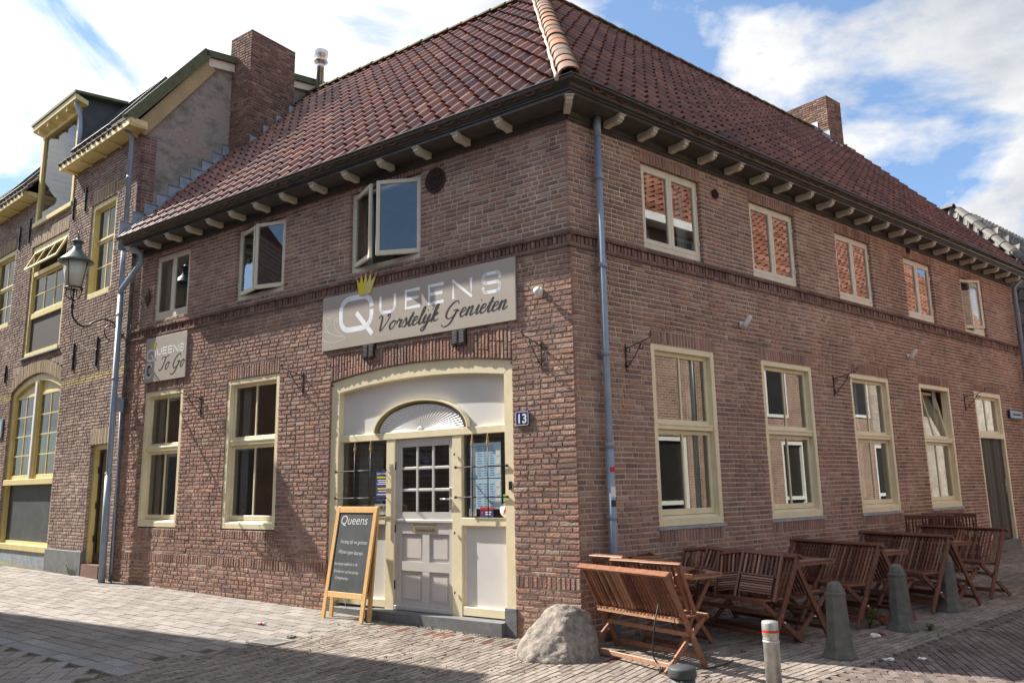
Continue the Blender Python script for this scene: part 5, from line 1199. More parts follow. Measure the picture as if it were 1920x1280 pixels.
a1, b1, c1, d1 = H['w1']
def w1(mb):
    frame4(mb, a1, b1, c1, d1, .10); casement(mb, a1 + .10, b1 - .10, 6.6, d1 - .1, .10, .05, .05, 0, 1, nv=1); casement(mb, a1 + .10, b1 - .10, c1 + .1, 6.6, .12, .05, .06, 0, 1, nv=1, nh=1)
    roombox(mb, a1 + .02, b1 - .02, c1 + .02, d1 - .02, .18, 2)
nwin(*H['w1'], w1)
a2, b2, c2, d2 = H['w2']
def w2(mb):
    frame4(mb, a2, b2, c2, d2, .12, bot=.10)
    mb.box(a2 + .12, b2 - .12, .04, .14, 6.50, 6.60, 0, bev=.004); mb.box(a2 + .12, b2 - .12, .05, .14, 5.50, 5.62, 0, bev=.004)
    casement(mb, a2 + .12, b2 - .12, 5.62, 6.50, .08, .05, .05, 0, 1, nv=2, nh=1)
    T = Matrix.Translation((0, .03, d2 - .12)) @ Matrix.Rotation(radians(-24), 4, 'X') @ Matrix.Translation((0, -.03, -(d2 - .12)))
    casement(mb, a2 + .12, b2 - .12, 6.58, d2 - .125, .03, .05, .06, 0, 1, T, nv=2)
    mb.box(a2 + .13, b2 - .13, .09, .12, c2 + .10, 5.5, 4)
    roombox(mb, a2 + .02, b2 - .02, c2 + .02, d2 - .02, .18, 2); mb.box(a2 - .06, b2 + .06, -.05, .03, c2 - .03, c2 - .002, 5)
nwin(*H['w2'], w2)
def shop(mb):
    K = 16; xs = [SX0 + (SX1 - SX0) * i / K for i in range(K + 1)]; x0i, x1i = SX0 + .14, SX1 - .14; inn = lambda x: shA(x) - .14
    n = len(mb.v)
    for i, x in enumerate(xs):
        x2 = x0i + (x1i - x0i) * i / K
        for yy in (.05, .18): mb.v += [(x, yy, shA(x) - .003), (x2, yy, inn(x2))]
    for i in range(K):
        p = n + 4 * i; q = p + 4; mb.q((p, q, q + 1, p + 1), 0); mb.q((p + 1, q + 1, q + 3, p + 3), 0)
    mb.box(SX0, x0i, .051, .18, .2, 3.9, 0); mb.box(x1i, SX1, .051, .18, .2, 3.9, 0)
    mb.box(SX0 - .02, SX1 + .02, .01, .18, 1.78, 1.90, 0, bev=.005); mb.box(SX0 - .03, SX1 + .03, -.01, .18, .42, .54, 0, bev=.005); mb.box(SX0 - .0, SX1, .02, .18, .1, .42, 5)
    cxm = (SX0 + SX1) / 2; mb.box(cxm - .10, cxm + .10, .055, .18, 1.9, inn(cxm) - .0, 0); mb.box(cxm - .045, cxm + .045, .03, .055, 1.92, inn(cxm) - .02, 6)
    for (p, q) in ((x0i, cxm - .10), (cxm + .10, x1i)):
        zt = min(inn(p), inn(q)) - .02; casement(mb, p, q, 1.9, zt, .10, .06, .09, 0, 1, nv=1, nh=3)
        mb.poly([(p, .12, zt), (q, .12, zt), (q, .12, inn(q)), ((p + q) / 2, .12, inn((p + q) / 2)), (p, .12, inn(p))], 0)
    mb.box(x0i, x1i, .13, .15, .56, 1.78, 4); mb.box(x0i, x1i, .10, .13, .54, .60, 0)
    roombox(mb, x0i + .02, x1i - .02, 1.9, 3.9, .19, 2); curtain(mb, x0i, x1i, 1.95, 3.9, .35, 3)
    pass
mb = MB(); shop(mb); mb.build('shop_window', ['ochre', 'glass_clear', 'room', 'curtain', 'chalk_board', 'lead', 'white'], nb, FC)
a, b, c, d = H['door']
mb = MB()
for p, q in ((a, a + .09), (b - .05, b)): mb.box(p, q, .06, .2, c, d, 0, bev=.004)
mb.box(a + .09, b - .05, .061, .2, d - .09, d, 0, bev=.004)
roombox(mb, a + .09, b - .05, c, d - .09, .2, 2)
dn = mb.build('door', ['ochre', 'glass', 'room'], nb, FC)
mb = MB(); casement(mb, a + .09, b - .05, c, d - .09, .14, .07, .20, 0, 1, None); mb.build('door_leaf', ['sign_black', 'glass'], dn, FC)
mb = MB()
for z in (.75, 1.35, 2.0): mb.box(a + .08, a + .10, .12, .14, z - .06, z + .06, 0)
mb.build('hinge', 'black_iron', dn, FC)
for x, z0_, z1_ in ((-2.33, 4.02, 4.58), (-1.21, 3.98, 4.56), (-2.38, 7.40, 7.93), (-3.0, 7.38, 7.86), (-5.56, 7.40, 8.0), (-6.2, 7.38, 7.95), (-6.25, 4.15, 4.56)):
    mb = MB(); mb.box(x - .025, x + .025, -.035, 0, z0_, z1_, 0, bev=.006); mb.box(x - .04, x + .04, -.045, -.02, (z0_ + z1_) / 2 - .05, (z0_ + z1_) / 2 + .05, 0, bev=.008); mb.build('wall_anchor', 'black_iron', nb, FC)
mb = MB(); mb.tube([(-.14, -.10, 6.3), (-.14, -.10, 8.32), (-.14, -.22, 8.44)], .045, 12); mb.tube([(-.14, -.10, 5.0), (-.14, -.10, 6.35)], .045, 12); clamps(mb, [(-.14, -.10, 7.5), (-.14, -.10, 6.2)], .045); mb.build('downpipe', 'zinc', nb, FC)
mb = MB(); mb.box(-6.6, -6.05, -.03, 0, 2.86, 3.30, 0, bev=.004); o = mb.build('wall_sign', 'copper_green', None, FC); tag(o, 'grey green wall board cut by the left picture edge', 'sign')
mb = MB(); mb.box(-6.55, -6.10, -.034, -.03, 2.90, 3.26, 0); mb.build('face', 'zinc', o, FC)
# flue beside the left chimney
Ff = FA @ Matrix.Translation((-8.85, 3.75, 0)); mb = MB()
mb.lathe([(.085, 9.8), (.085, 11.25), (.09, 11.25), (.09, 11.4)], (0, 0, 0), 16); mb.lathe([(.09, 11.38), (.17, 11.42), (.17, 11.44), (.10, 11.46), (.10, 11.50), (.16, 11.56), (.17, 11.66), (.175, 11.68), (.12, 11.70), (.001, 11.70)], (0, 0, 0), 20)
mb.build('flue_pipe', 'chrome', main, Ff)
# ================================================================== STREET LAMP ON THE WALL
LU, LP = 9.55, .12
FL = FA.copy(); lampdir = .93
zl = 5.02
T = FA @ Matrix.Translation((-9.62, 0, -.24)) 
root = empty('wall_lantern', T @ Matrix.Translation((0, 0, 4.6)), 'black street lantern with pale glass on a scrolled iron wall arm at the left pipe', 'street lamp')
mb = MB(); LO = 1.0   # reach of the arm
arm = [(0, -.02, 4.62), (0, -.10, 4.70), (0, -.22, 4.86), (0, -.42, 4.92), (0, -.60, 4.84), (0, -.70, 4.76), (0, -.80, 4.73), (0, -.90, 4.78), (0, -.98, 4.88), (0, -LO, 5.02), (0, -LO, 5.14)]
def smooth(P, n=5):
    P = [Vector(p) for p in P]; Q = []
    for i in range(len(P) - 1):
        a = P[i - 1] if i else P[i] * 2 - P[i + 1]; b_, c_ = P[i], P[i + 1]; d_ = P[i + 2] if i + 2 < len(P) else P[i + 1] * 2 - P[i]
        for k in range(n): t = k / n; Q.append(.5 * ((2 * b_) + (c_ - a) * t + (2 * a - 5 * b_ + 4 * c_ - d_) * t * t + (3 * b_ - 3 * c_ + d_ - a) * t ** 3))
    return Q + [P[-1]]
mb.tube(smooth(arm), .017, 8)
mb.tube(smooth([(0, -.03, 4.78), (0, -.10, 4.62), (0, -.24, 4.54), (0, -.37, 4.60), (0, -.40, 4.74), (0, -.32, 4.83), (0, -.22, 4.80)]), .011, 6)
mb.box(-.03, .03, -.02, 0, 4.45, 4.95)
mb.build('arm', 'black_iron', root, T)
TT = T @ Matrix.Translation((0, -LO, 5.14)) @ Matrix.Diagonal((1, 1, 1.2, 1))
mb = MB(); mb.lathe([(.014, -.12), (.03, -.08), (.018, -.02), (.012, .05), (.02, .20)], (0, 0, 0), 10)
for s_ in (0, 90, 180, 270): R = Matrix.Rotation(radians(s_ + 45), 4, 'Z'); mb.tube([R @ Vector(p) for p in smooth([(0, 0, .02), (.09, 0, .06), (.13, 0, .13), (.115, 0, .20)], 3)], .008, 6)
mb.tube([(.14 * cos(2 * pi * k / 20), .14 * sin(2 * pi * k / 20), .205) for k in range(20)], .010, 6, closed=True)
for s_ in (30, 120, 210, 300): R = Matrix.Rotation(radians(s_), 4, 'Z'); mb.tube([R @ Vector(p) for p in smooth([(.14, 0, .20), (.16, 0, .17), (.145, 0, .15)], 2)], .006, 5); mb.tube([R @ Vector((.138, 0, .21)), R @ Vector((.222, 0, .61))], .006, 5)
for q in (0, 1, 2): mb.lathe([(.001, -.02), (.02, 0), (.001, .02)], (.03 * cos(q * 2.1), .03 * sin(q * 2.1), .0 + .03 * q), 8)
mb.build('cradle', 'black_iron', root, TT)
mb = MB(); mb.lathe([(.130, .21), (.215, .61)], (0, 0, 0), 28); mb.build('lantern_glass', 'lamp_glass', root, TT)
mb = MB(); mb.lathe([(.225, .60), (.285, .595), (.290, .61), (.25, .64), (.19, .69), (.13, .74), (.085, .78), (.075, .80), (.07, .80), (.07, .90), (.095, .905), (.098, .925), (.06, .94), (.03, .955), (.02, .985), (.022, 1.0), (.010, 1.03), (.012, 1.045), (.001, 1.09)], (0, 0, 0), 28)
mb.build('hood', 'copper_green', root, TT)
# ================================================================== HOUSE BEYOND THE RIGHT END
FD = FB @ Matrix.Translation((14.25, 0, 0)); 
hr = empty('tiled_house', FD, 'low house with pale grey pantiled hip roof beyond the far end of the terrace wall', 'building')
FDi = FB
def fb(u, D, z): return FB @ Vector((u, D, z))
e0, e1 = fb(14.35, -.45, 3.0), fb(14.35, 7, 3.0)
sD = Vector((0, 0, 0)) + (DB * cos(radians(70)) + UP * sin(radians(70))); nD = (-DB * sin(radians(70)) + UP * cos(radians(70)))
SD = 5.9 / sin(radians(70))
def limD(s):
    z = 3.0 + s * sin(radians(70)); return 0 if z < 6.1 else (z - 6.1) / tan(radians(50))
mb = MB(); tiles(mb, e0, -NB, sD, nD, 0, 7.4, SD, .25, .33, 'panR', lo=lambda s: limD(s), hi=lambda s: 7.4, seed=71)
mb.poly([e0, e1, e1 + sD * SD, e0 + sD * SD - NB * limD(SD - .001), e0 + sD * (3.1 / sin(radians(70)))], 0)
mb.build('roof', 'tile_grey', hr, Matrix.Identity(4))
hb = e0 + sD * (3.1 / sin(radians(70))); ht = e0 + sD * SD - NB * limD(SD - .001)
mb = MB(); sS = (-NB * cos(radians(50)) + UP * sin(radians(50))); nS = (NB * sin(radians(50)) + UP * cos(radians(50)))
tiles(mb, hb, DB, sS, nS, 0, 9, (ht.z - hb.z) / sin(radians(50)), .25, .33, 'panR', seed=72, lo=lambda s: s * .55)
mb.poly([hb, hb + DB * 9, ht + DB * 9, ht], 0); mb.poly([ht, ht + DB * 9, ht + DB * 9 - NB * 5, ht - NB * 5], 0)
mb.build('roof', 'tile_grey', hr, Matrix.Identity(4))
mb = MB(); ridge_caps(mb, hb + nD * .03, ht + nD * .05, .12, .36, seed=8, upv=(nD + nS).normalized()); ridge_caps(mb, ht + nD * .05, ht - NB * 4 + nD * .05, .13, .36, seed=9); mb.build('hip_ridge', 'tile_grey', hr, Matrix.Identity(4))
mb = MB(); mb.box(14.5, 24, -.2, 6.8, -.3, 3.0); mb.box(14.6, 24, -.2, 6.8, 3.0, 6.05)
for i in range(8, 16):
    x, y, z = mb.v[i]
    if x < 15 and z > 5: mb.v[i] = (15.5, y, z)
mb.build('wall', 'far_brick', hr, FB)
mb = MB(); mb.tube([(14.3, -.5, 2.98), (14.3, 6.8, 2.98)], .06, 8); mb.build('gutter', 'zinc', hr, FB)

# ================================================================== HOUSES ACROSS THE STREETS (seen mirrored in the panes, shade the paving)
OFF = 6.3
FO = FB.copy(); FO.translation = COR + NB * OFF + DB * 6.0
FO = FO @ Matrix.Rotation(pi, 4, 'Z')           # its front (-y) looks back at the terrace wall, x runs towards the corner
oh = empty('brick_house', FO, 'brick terrace row with orange roofs opposite the terrace, seen mirrored in its windows', 'building')
X0, X1, ZE2 = -26.0, 1.2, 7.2
ops = [(-1.4 - 2.75 * k, -.2 - 2.75 * k) for k in range(9)]
mb = MB(); segs = cut_intervals(X0, X1, 0, 1, [(a, b, -1, 9) for a, b in ops])
for a, b in segs: mb.box(a, b, 0, .3, -1, ZE2, 1 if a < -14 else 0)
for a, b in ops: mb.box(a, b, 0, .3, 2.75, ZE2, 1 if a < -14 else 0); mb.box(a, b, 0, .3, -1, .35, 1 if a < -14 else 0)
mb.build('wall', ['far_brick', 'far_white'], oh, FO)
for a, b in ops:
    mb = MB()
    for p, q in ((a, a + .12), (b - .12, b)): mb.box(p, q, .02, .2, .35, 2.75, 0)
    mb.box(a + .12, b - .12, .021, .2, 2.63, 2.75, 0); mb.box(a + .12, b - .12, .021, .2, 1.05, 1.15, 0); mb.box(a + .12, b - .12, .021, .2, .35, .47, 0)
    mb.poly([(a, .1, .4), (b, .1, .4), (b, .1, 2.7), (a, .1, 2.7)], 1); mb.build('window', ['white', 'sign_black'], oh, FO)
for xm, h0 in ((-8.3, 3.4), (-13.2, 3.6), (-18.4, 3.5)): mb = MB(); mb.box(xm - .55, xm + .55, -.03, .05, h0, h0 + 1.5, 0); mb.box(xm - .46, xm + .46, -.04, -.03, h0 + .1, h0 + 1.4, 1); mb.build('window', ['white', 'sign_black'], oh, FO)
for xm in (-4.4, -10.6, -15.9): mb = MB(); mb.tube([(xm, -.08, -1), (xm, -.08, 7)], .06, 8); mb.build('downpipe', 'black', oh, FO)
for k in range(6):
    xm = -1.6 - 4.2 * k; mb = MB(); mb.box(xm - .5, xm + .5, -.03, .05, 5.5, 6.9, 0); mb.box(xm - .42, xm + .42, -.04, -.03, 5.6, 6.82, 1); mb.build('window', ['white', 'sign_black'], oh, FO)
th = radians(48); sO = Vector((0, cos(th), sin(th))); nO = Vector((0, -sin(th), cos(th)))
yy = 3.6
for (xa, xb, ze) in ((-5.6, X1, 8.1), (X0, -5.6, ZE2)):
    ls = 5.0 if ze > 8 else 6.0; mb = MB(); q = Vector((0, -.25, ze + .2)); tp = q + sO * ls
    tiles(mb, q, Vector((1, 0, 0)), sO, nO, xa, xb, ls, .34, .42, 'pan', seed=81, lift=.07); mb.poly([(xa, q.y, q.z), (xb, q.y, q.z), (xb, tp.y, tp.z), (xa, tp.y, tp.z)], 0)
    mb.poly([(xa, tp.y, tp.z), (xb, tp.y, tp.z), (xb, 7.5, ze), (xa, 7.5, ze)], 0); mb.build('roof', 'tile_orange', oh, FO)
    mb = MB(); mb.box(xa, xb, -.42, .1, ze, ze + .22); mb.build('gutter', 'white', oh, FO)
    mb = MB(); mb.box(xa, xb, .3, 7.5, -1, ze)
    for xe in (xa, xb): mb.poly([(xe, q.y, q.z), (xe, 7.5, ze), (xe, tp.y, tp.z)], 0)
    mb.build('rear_wall', 'far_brick', oh, FO)
mb = MB(); mb.box(-5.6, X1, 0, .3, ZE2, 8.1); mb.build('wall', 'far_brick', oh, FO)
for xm in (-2.4, -4.2): mb = MB(); mb.box(xm - .55, xm + .55, -.03, .05, 6.7, 8.0, 0); mb.box(xm - .46, xm + .46, -.04, -.03, 6.8, 7.92, 1); mb.build('window', ['white', 'sign_black'], oh, FO)
# the row across the door street, its shade falls on the paving in front
FE = frame(COR + DA * 9.4 + NA * 3.5, -dr(-62)); FE = FE @ Matrix.Rotation(pi, 4, 'Z')
eh = empty('brick_house', FE, 'tall brick row across the door street, outside the frame on the left, shading the paving', 'building')
HE = 8.5
mb = MB(); mb.box(0, 16, 0, 7, -1, HE); mb.prism([(0, -.05, HE), (0, 7.0, HE), (0, 3.5, HE + 1.0)], (16, 0, 0), 1); mb.build('wall', ['far_brick', 'tile_matt'], eh, FE)
for k in range(4):
    mb = MB()
    for z in (.9, 4.0): mb.box(1.4 + 3.4 * k, 2.6 + 3.4 * k, -.03, .05, z, z + 1.7, 0); mb.box(1.5 + 3.4 * k, 2.5 + 3.4 * k, -.04, -.03, z + .1, z + 1.6, 1)
    mb.build('window', ['white', 'sign_black'], eh, FE)
FG = frame(COR + NA * 10.5 - DA * 13, DA); gh = empty('brick_house', FG, 'dark brick corner house behind the viewer, mirrored in the door street windows', 'building')
mb = MB(); mb.box(0, 21, 0, 7, -1, 6.4); mb.prism([(0, -.2, 6.4), (0, 7.2, 6.4), (0, 3.5, 8.2)], (21, 0, 0), 1); mb.build('wall', ['far_brick', 'tile_matt'], gh, FG)
for k in range(6):
    for z in (.9, 4.0): mb = MB(); mb.box(1.3 + 3.3 * k, 2.6 + 3.3 * k, -.03, .05, z, z + 1.8, 0); mb.box(1.4 + 3.3 * k, 2.5 + 3.3 * k, -.04, -.03, z + .1, z + 1.7, 1); mb.build('window', ['white', 'sign_black'], gh, FG)
# ================================================================== TERRACE FURNITURE
def FBg(u, off, rot=0, h=0):
    p = onground(FB, u, -off, h); T = FB.copy(); T.translation = p; return T @ Matrix.Rotation(radians(rot), 4, 'Z')
# bench: length along local y (0 = near end centre), back at -x, faces +x
def make_bench(T, label, L=1.34, wd='teak'):
    root = empty('folding_bench', T, label, 'bench', 'slatted folding benches on the terrace')
    h = L / 2; topx, topz, fx = -.14, .87, .34
    px = lambda z: topx + (fx - topx) * (topz - z) / topz
    for sy in (-1, 1):
        mb = MB(); mb.beam((fx, sy * (h - .02), 0), (topx, sy * (h - .02), topz), .055, .028, 0, up=(0, 1, 0), bev=.003); mb.build('leg', wd, root, T)
        mb = MB(); mb.beam((-.16, sy * (h - .055), 0), (.42, sy * (h - .055), .45), .05, .026, 0, up=(0, 1, 0), bev=.003); mb.tube([(.14, sy * (h - .08), .225), (.14, sy * (h + .002), .225)], .008, 8, 1); mb.build('leg', [wd, 'chrome'], root, T)
    mb = MB(); mb.beam((topx - .01, -h - .03, topz + .0), (topx - .01, h + .03, topz + .0), .075, .028, 0, up=(-.5, 0, .9), bev=.004)
    xb = px(.44); mb.beam((xb - .005, -h + .02, .44), (xb - .005, h - .02, .44), .03, .05, 0, bev=.003)
    n = int((L - .06) / .047)
    for i in range(n):
        y = -h + .045 + (L - .09) * i / (n - 1); mb.beam((xb, y, .45), (topx, y, topz - .01), .014, .024, 0, up=(0, 1, 0))
    mb.build('backrest', wd, root, T)
    mb = MB()
    mb.beam((.42, -h + .02, .45), (.42, h - .02, .45), .03, .045, 0, bev=.003); mb.beam((.04, -h + .04, .44), (.04, h - .04, .44), .03, .04, 0)
    for i in range(n):
        y = -h + .045 + (L - .09) * i / (n - 1); mb.box(.02, .41, y - .012, y + .012, .452, .466, 0)
    mb.build('seat', wd, root, T)
    mb = MB(); mb.beam((px(.10), -h, .10), (px(.10), h, .10), .022, .042, 0, bev=.003); mb.beam((-.10, -h + .05, .06), (-.10, h - .05, .06), .022, .042, 0, bev=.003); mb.beam((px(.30), -h, .30), (px(.30), h, .30), .022, .042, 0, bev=.003); mb.build('stretcher', wd, root, T)
    return root
def make_table(T, label, wd='teak'):
    root = empty('folding_table', T, label, 'table', 'square slatted folding tables'); a = .34
    mb = MB()
    for i in range(9): y = -a + .04 + i * (2 * a - .08) / 8; mb.box(-a + .02, a - .02, y - .034, y + .034, .715, .735, 0, bev=.002)
    for s in (-1, 1): mb.box(s * a - .02, s * a + .02, -a, a, .70, .737, 0, bev=.003); mb.box(-a, a, s * (a - .02) - .018, s * (a - .02) + .018, .69, .714, 0)
    mb.build('table_top', wd, root, T)
    for s in (-1, 1):
        mb = MB(); mb.beam((-.28, s * .26, 0), (.26, s * .26, .70), .045, .024, 0, up=(0, 1, 0)); mb.build('leg', wd, root, T)
        mb = MB(); mb.beam((.28, s * .22, 0), (-.26, s * .22, .70), .045, .024, 0, up=(0, 1, 0)); mb.build('leg', wd, root, T)
    mb = MB(); mb.beam((-.24, -.26, .06), (-.24, .26, .06), .02, .04, 0); mb.beam((.24, -.22, .06), (.24, .22, .06), .02, .04, 0); mb.build('stretcher', wd, root, T)
    return root
# bench list: u, offset of the middle, turn, faces the far end?
BN = [(-.06, .80, 3, 1, 'slatted teak bench nearest the boulder, its back to the camera in the sun', 'teak'),
      (1.72, .86, 9, 0, 'slatted bench loaded with folded chairs, second from the boulder', 'teak_dark'),
      (1.98, .84, 8, 1, 'bench turned away behind the chair loaded bench, its slatted seat end showing', 'teak_dark'),
      (3.22, 1.02, 12, 0, 'slatted bench behind the tallest middle stone bollard, facing the camera side', 'teak_dark'),
      (3.55, 1.06, 12, 1, 'bench turned away directly behind the bench at the middle bollard', 'teak_dark'),
      (4.70, 1.20, 12, 0, 'slatted bench overlapping the farthest stone bollard', 'teak_dark'),
      (5.05, 1.22, 12, 1, 'bench turned away beyond the farthest bollard, slatted seat end visible', 'teak_dark'),
      (6.22, 1.30, 12, 0, 'farthest slatted bench with folded chairs stacked behind it by the wall', 'teak_dark')]
made = {}
for (u, o_, r, f, lb, wd) in BN:
    T = FBg(u, o_, (0 if f else 180) - r)
    if wd in made: b_ = copy_tree(made[wd], T); b_['label'] = lb
    else: made[wd] = make_bench(T, lb, 1.20 if wd == 'teak' else 1.34, wd)
TB_ = [(.82, .62, 6, 'table buried under folded chairs behind the nearest bench', 'teak'), (2.62, .90, 10, 'bare slatted table between the chair loaded bench pair and the next bench', 'teak_dark'), (4.05, 1.10, 12, 'bare slatted table left of the bench overlapping the farthest bollard', 'teak_dark'), (5.62, 1.25, 12, 'slatted table with white litter on it, farthest along the terrace', 'teak_dark')]
madet = {}
for (u, o_, r, lb, wd) in TB_:
    T = FBg(u, o_, -r)
    if wd in madet: b_ = copy_tree(madet[wd], T); b_['label'] = lb
    else: madet[wd] = make_table(T, lb, wd)
def make_folded(T, label, wd):
    """a folding chair closed flat: x across, z along its height, y thickness"""
    root = empty('folded_chair', T, label, 'chair', 'folded teak chairs stacked on the terrace'); w = .21
    mb = MB(); mb.box(-w - .02, w + .02, -.02, .02, .84, .90, 0, bev=.004)
    for i in range(8): x = -w + .045 + i * (2 * w - .09) / 7; mb.box(x - .011, x + .011, -.008, .006, .46, .85, 0)
    mb.box(-w, w, -.014, .014, .43, .47, 0); mb.build('backrest', wd, root, T)
    for s in (-1, 1):
        mb = MB(); mb.box(s * w - .014, s * w + .014, -.022, .022, 0, .86, 0, bev=.003); mb.build('leg', wd, root, T)
        mb = MB(); mb.box(s * (w - .035) - .012, s * (w - .035) + .012, .012, .05, .02, .74, 0, bev=.003); mb.build('leg', wd, root, T)
    mb = MB()
    for i in range(8): z = .10 + i * .045; mb.box(-w + .04, w - .04, -.045, -.028, z, z + .028, 0)
    for s in (-1, 1): mb.box(s * (w - .05) - .012, s * (w - .05) + .012, -.028, -.008, .06, .47, 0)
    mb.build('seat', wd, root, T); return root
def TF(u, off, h, rz, rx, ry=0):
    return FBg(u, off, rz, h) @ Matrix.Rotation(radians(ry), 4, 'Y') @ Matrix.Rotation(radians(rx), 4, 'X')
FCH = [(TF(.22, 1.10, .47, 97, -26), 'folded chair leaning on the seat of the nearest bench, outermost end', 'teak'), (TF(.28, .66, .47, 95, -30), 'folded chair leaning on the middle of the nearest bench seat', 'teak'), (TF(.33, .30, .47, 93, -28), 'folded chair leaning on the wall end of the nearest bench seat', 'teak'),
       (TF(.72, 1.02, .76, 20, -86), 'folded chair lying flat on the buried table, street side', 'teak'), (TF(.62, .60, .80, -24, -84), 'folded chair lying across the buried table, topmost', 'teak'), (TF(1.0, .40, .76, 70, -88), 'folded chair lying on the buried table, wall side', 'teak'),
       (TF(1.30, 1.26, .47, -76, -30, 4), 'folded chair leaning on the loaded bench, street end', 'teak_dark'), (TF(1.32, .98, .47, -80, -32, -8), 'folded chair leaning on the loaded bench, second from street', 'teak_dark'), (TF(1.36, .68, .47, -78, -34, 7), 'folded chair leaning on the loaded bench, third from street', 'teak_dark'), (TF(1.38, .40, .47, -80, -36, -5), 'folded chair leaning on the loaded bench, wall end', 'teak_dark'),
       (TF(7.15, .42, .1, -60, 12), 'folded chair in the stack by the plank door, leftmost', 'teak_dark'), (TF(7.5, .45, .1, -60, 12, 5), 'folded chair in the stack by the plank door, second from left', 'teak_dark'), (TF(7.85, .48, .1, -55, 12), 'folded chair in the stack by the plank door, middle', 'teak_dark'), (TF(8.2, .50, .08, -70, 14, -5), 'folded chair in the stack by the plank door, second from right', 'teak_dark'), (TF(8.6, .48, .06, -70, 14), 'folded chair in the stack by the plank door, rightmost', 'teak_dark')]
FCH = [(T @ Matrix.Diagonal((1, 1, .60 if i < 3 or 6 <= i < 10 else 1, 1)), lb, wd) for i, (T, lb, wd) in enumerate(FCH)]
mf = {}
for T, lb, wd in FCH:
    if wd in mf: c_ = copy_tree(mf[wd], T); c_['label'] = lb
    else: mf[wd] = make_folded(T, lb, wd)
# ---- bollards
def make_bollard(T, label):
    mb = MB(); n = 6
    prof = [(.185, -.06), (.18, .02), (.150, .08), (.128, .18), (.104, .60), (.112, .605), (.112, .625), (.094, .63), (.090, .66), (.072, .705), (.04, .73), (.001, .735)]
    mb.lathe(prof, (0, 0, 0), 8, 0, sm=False); o = mb.build('stone_bollard', 'concrete', None, T); b = None
    return tag(o, label, 'bollard', 'stone bollards along the terrace')
bo = None
for u, off, lb, sc_ in ((1.50, 2.06, 'octagonal stone bollard nearest the camera, moss on its cap', 1.0), (3.14, 1.90, 'octagonal stone bollard in the middle, in front of a bench end', 1.0), (4.65, 1.80, 'octagonal stone bollard farthest away, half hidden by a bench', .98)):
    T = FBg(u, off, 12) @ Matrix.Diagonal((sc_ * .94, sc_ * .94, sc_ * .98, 1))
    if bo is None: bo = make_bollard(T, lb)
    else: c_ = bo.copy(); COL.objects.link(c_); c_.matrix_basis = T; c_['label'] = lb
T = FBg(.14, 2.20, 0); root = empty('steel_bollard', T, 'slim galvanised steel bollard with red ring in the foreground', 'bollard')
mb = MB(); mb.lathe([(.068, -.1), (.068, .37), (.072, .375), (.072, .385), (.066, .39)], (0, 0, 0), 24); mb.build('post', 'steel', root, T)
mb = MB(); mb.lathe([(.066, .39), (.070, .40), (.064, .41), (.070, .425), (.070, .53), (.066, .545), (.001, .552)], (0, 0, 0), 24); mb.build('cap', 'steel', root, T)
mb = MB(); mb.lathe([(.0715, .455), (.0715, .475)], (0, 0, 0), 24); mb.f = mb.f[:-2]; mb.m = mb.m[:-2]; mb.s = mb.s[:-2]; mb.build('ring', 'red', root, T)

T = FBg(-1.45, 2.52, 0); root = empty('dark_bollard', T, 'round dark blue bollard top at the bottom picture edge', 'bollard')
mb = MB(); mb.lathe([(.09, -.1), (.09, .44)], (0, 0, 0), 24); mb.build('post', 'slate_felt', root, T); mb = MB(); mb.lathe([(.098, .43), (.10, .44), (.10, .485), (.094, .497), (.001, .50)], (0, 0, 0), 24); mb.build('cap', 'slate_felt', root, T)
# ---- boulder
rp = onground(FA, -.08, -.32); T = Matrix.Translation(rp) @ Matrix.Diagonal((.9, .92, 1, 1))
pts = [(-.52, -.18, 0), (-.44, -.44, 0), (.0, -.56, 0), (.12, -.54, 0), (.44, -.30, 0), (.47, .05, 0), (.30, .28, 0), (-.28, .25, 0), (-.50, -.26, .10), (-.34, -.22, .27), (-.14, -.14, .455), (-.02, -.12, .485), (.16, -.05, .465), (.28, .02, .40), (.02, -.40, .33), (.06, -.53, .10), (.43, -.22, .18), (.38, .05, .34), (.42, .12, .15), (-.05, .16, .44)]
bm = bmesh.new()
for p in pts: bm.verts.new((p[0], p[1], p[2] - .03 * (p[2] == 0)))
bmesh.ops.convex_hull(bm, input=bm.verts[:]); bmesh.ops.triangulate(bm, faces=bm.faces[:])
bmesh.ops.delete(bm, geom=[v for v in bm.verts if not v.link_faces], context='VERTS')
bmesh.ops.subdivide_edges(bm, edges=bm.edges[:], cuts=5, use_grid_fill=True)
for _ in range(1): bmesh.ops.smooth_vert(bm, verts=bm.verts[:], factor=.30, use_axis_x=True, use_axis_y=True, use_axis_z=True)
bmesh.ops.subdivide_edges(bm, edges=bm.edges[:], cuts=2, use_grid_fill=True)
bm.normal_update()
for v in bm.verts:
    p = v.co; v.co = p + v.normal * (noise.fractal(p * 3.2, 1, 2, 5) * .022 + noise.fractal(p * 13, 1, 2, 5) * .006 + noise.fractal(p * 45, 1, 2, 3) * .0028 - max(0, noise.noise(p * 2.1 + Vector((5, 1, 2)))) * .03)
mb = MB(); mb.bm(bm, 0, None, True); mb.build('boulder', 'rock', None, T); tag(bpy.data.objects['boulder'], 'large grey granite boulder at the foot of the building corner', 'boulder')
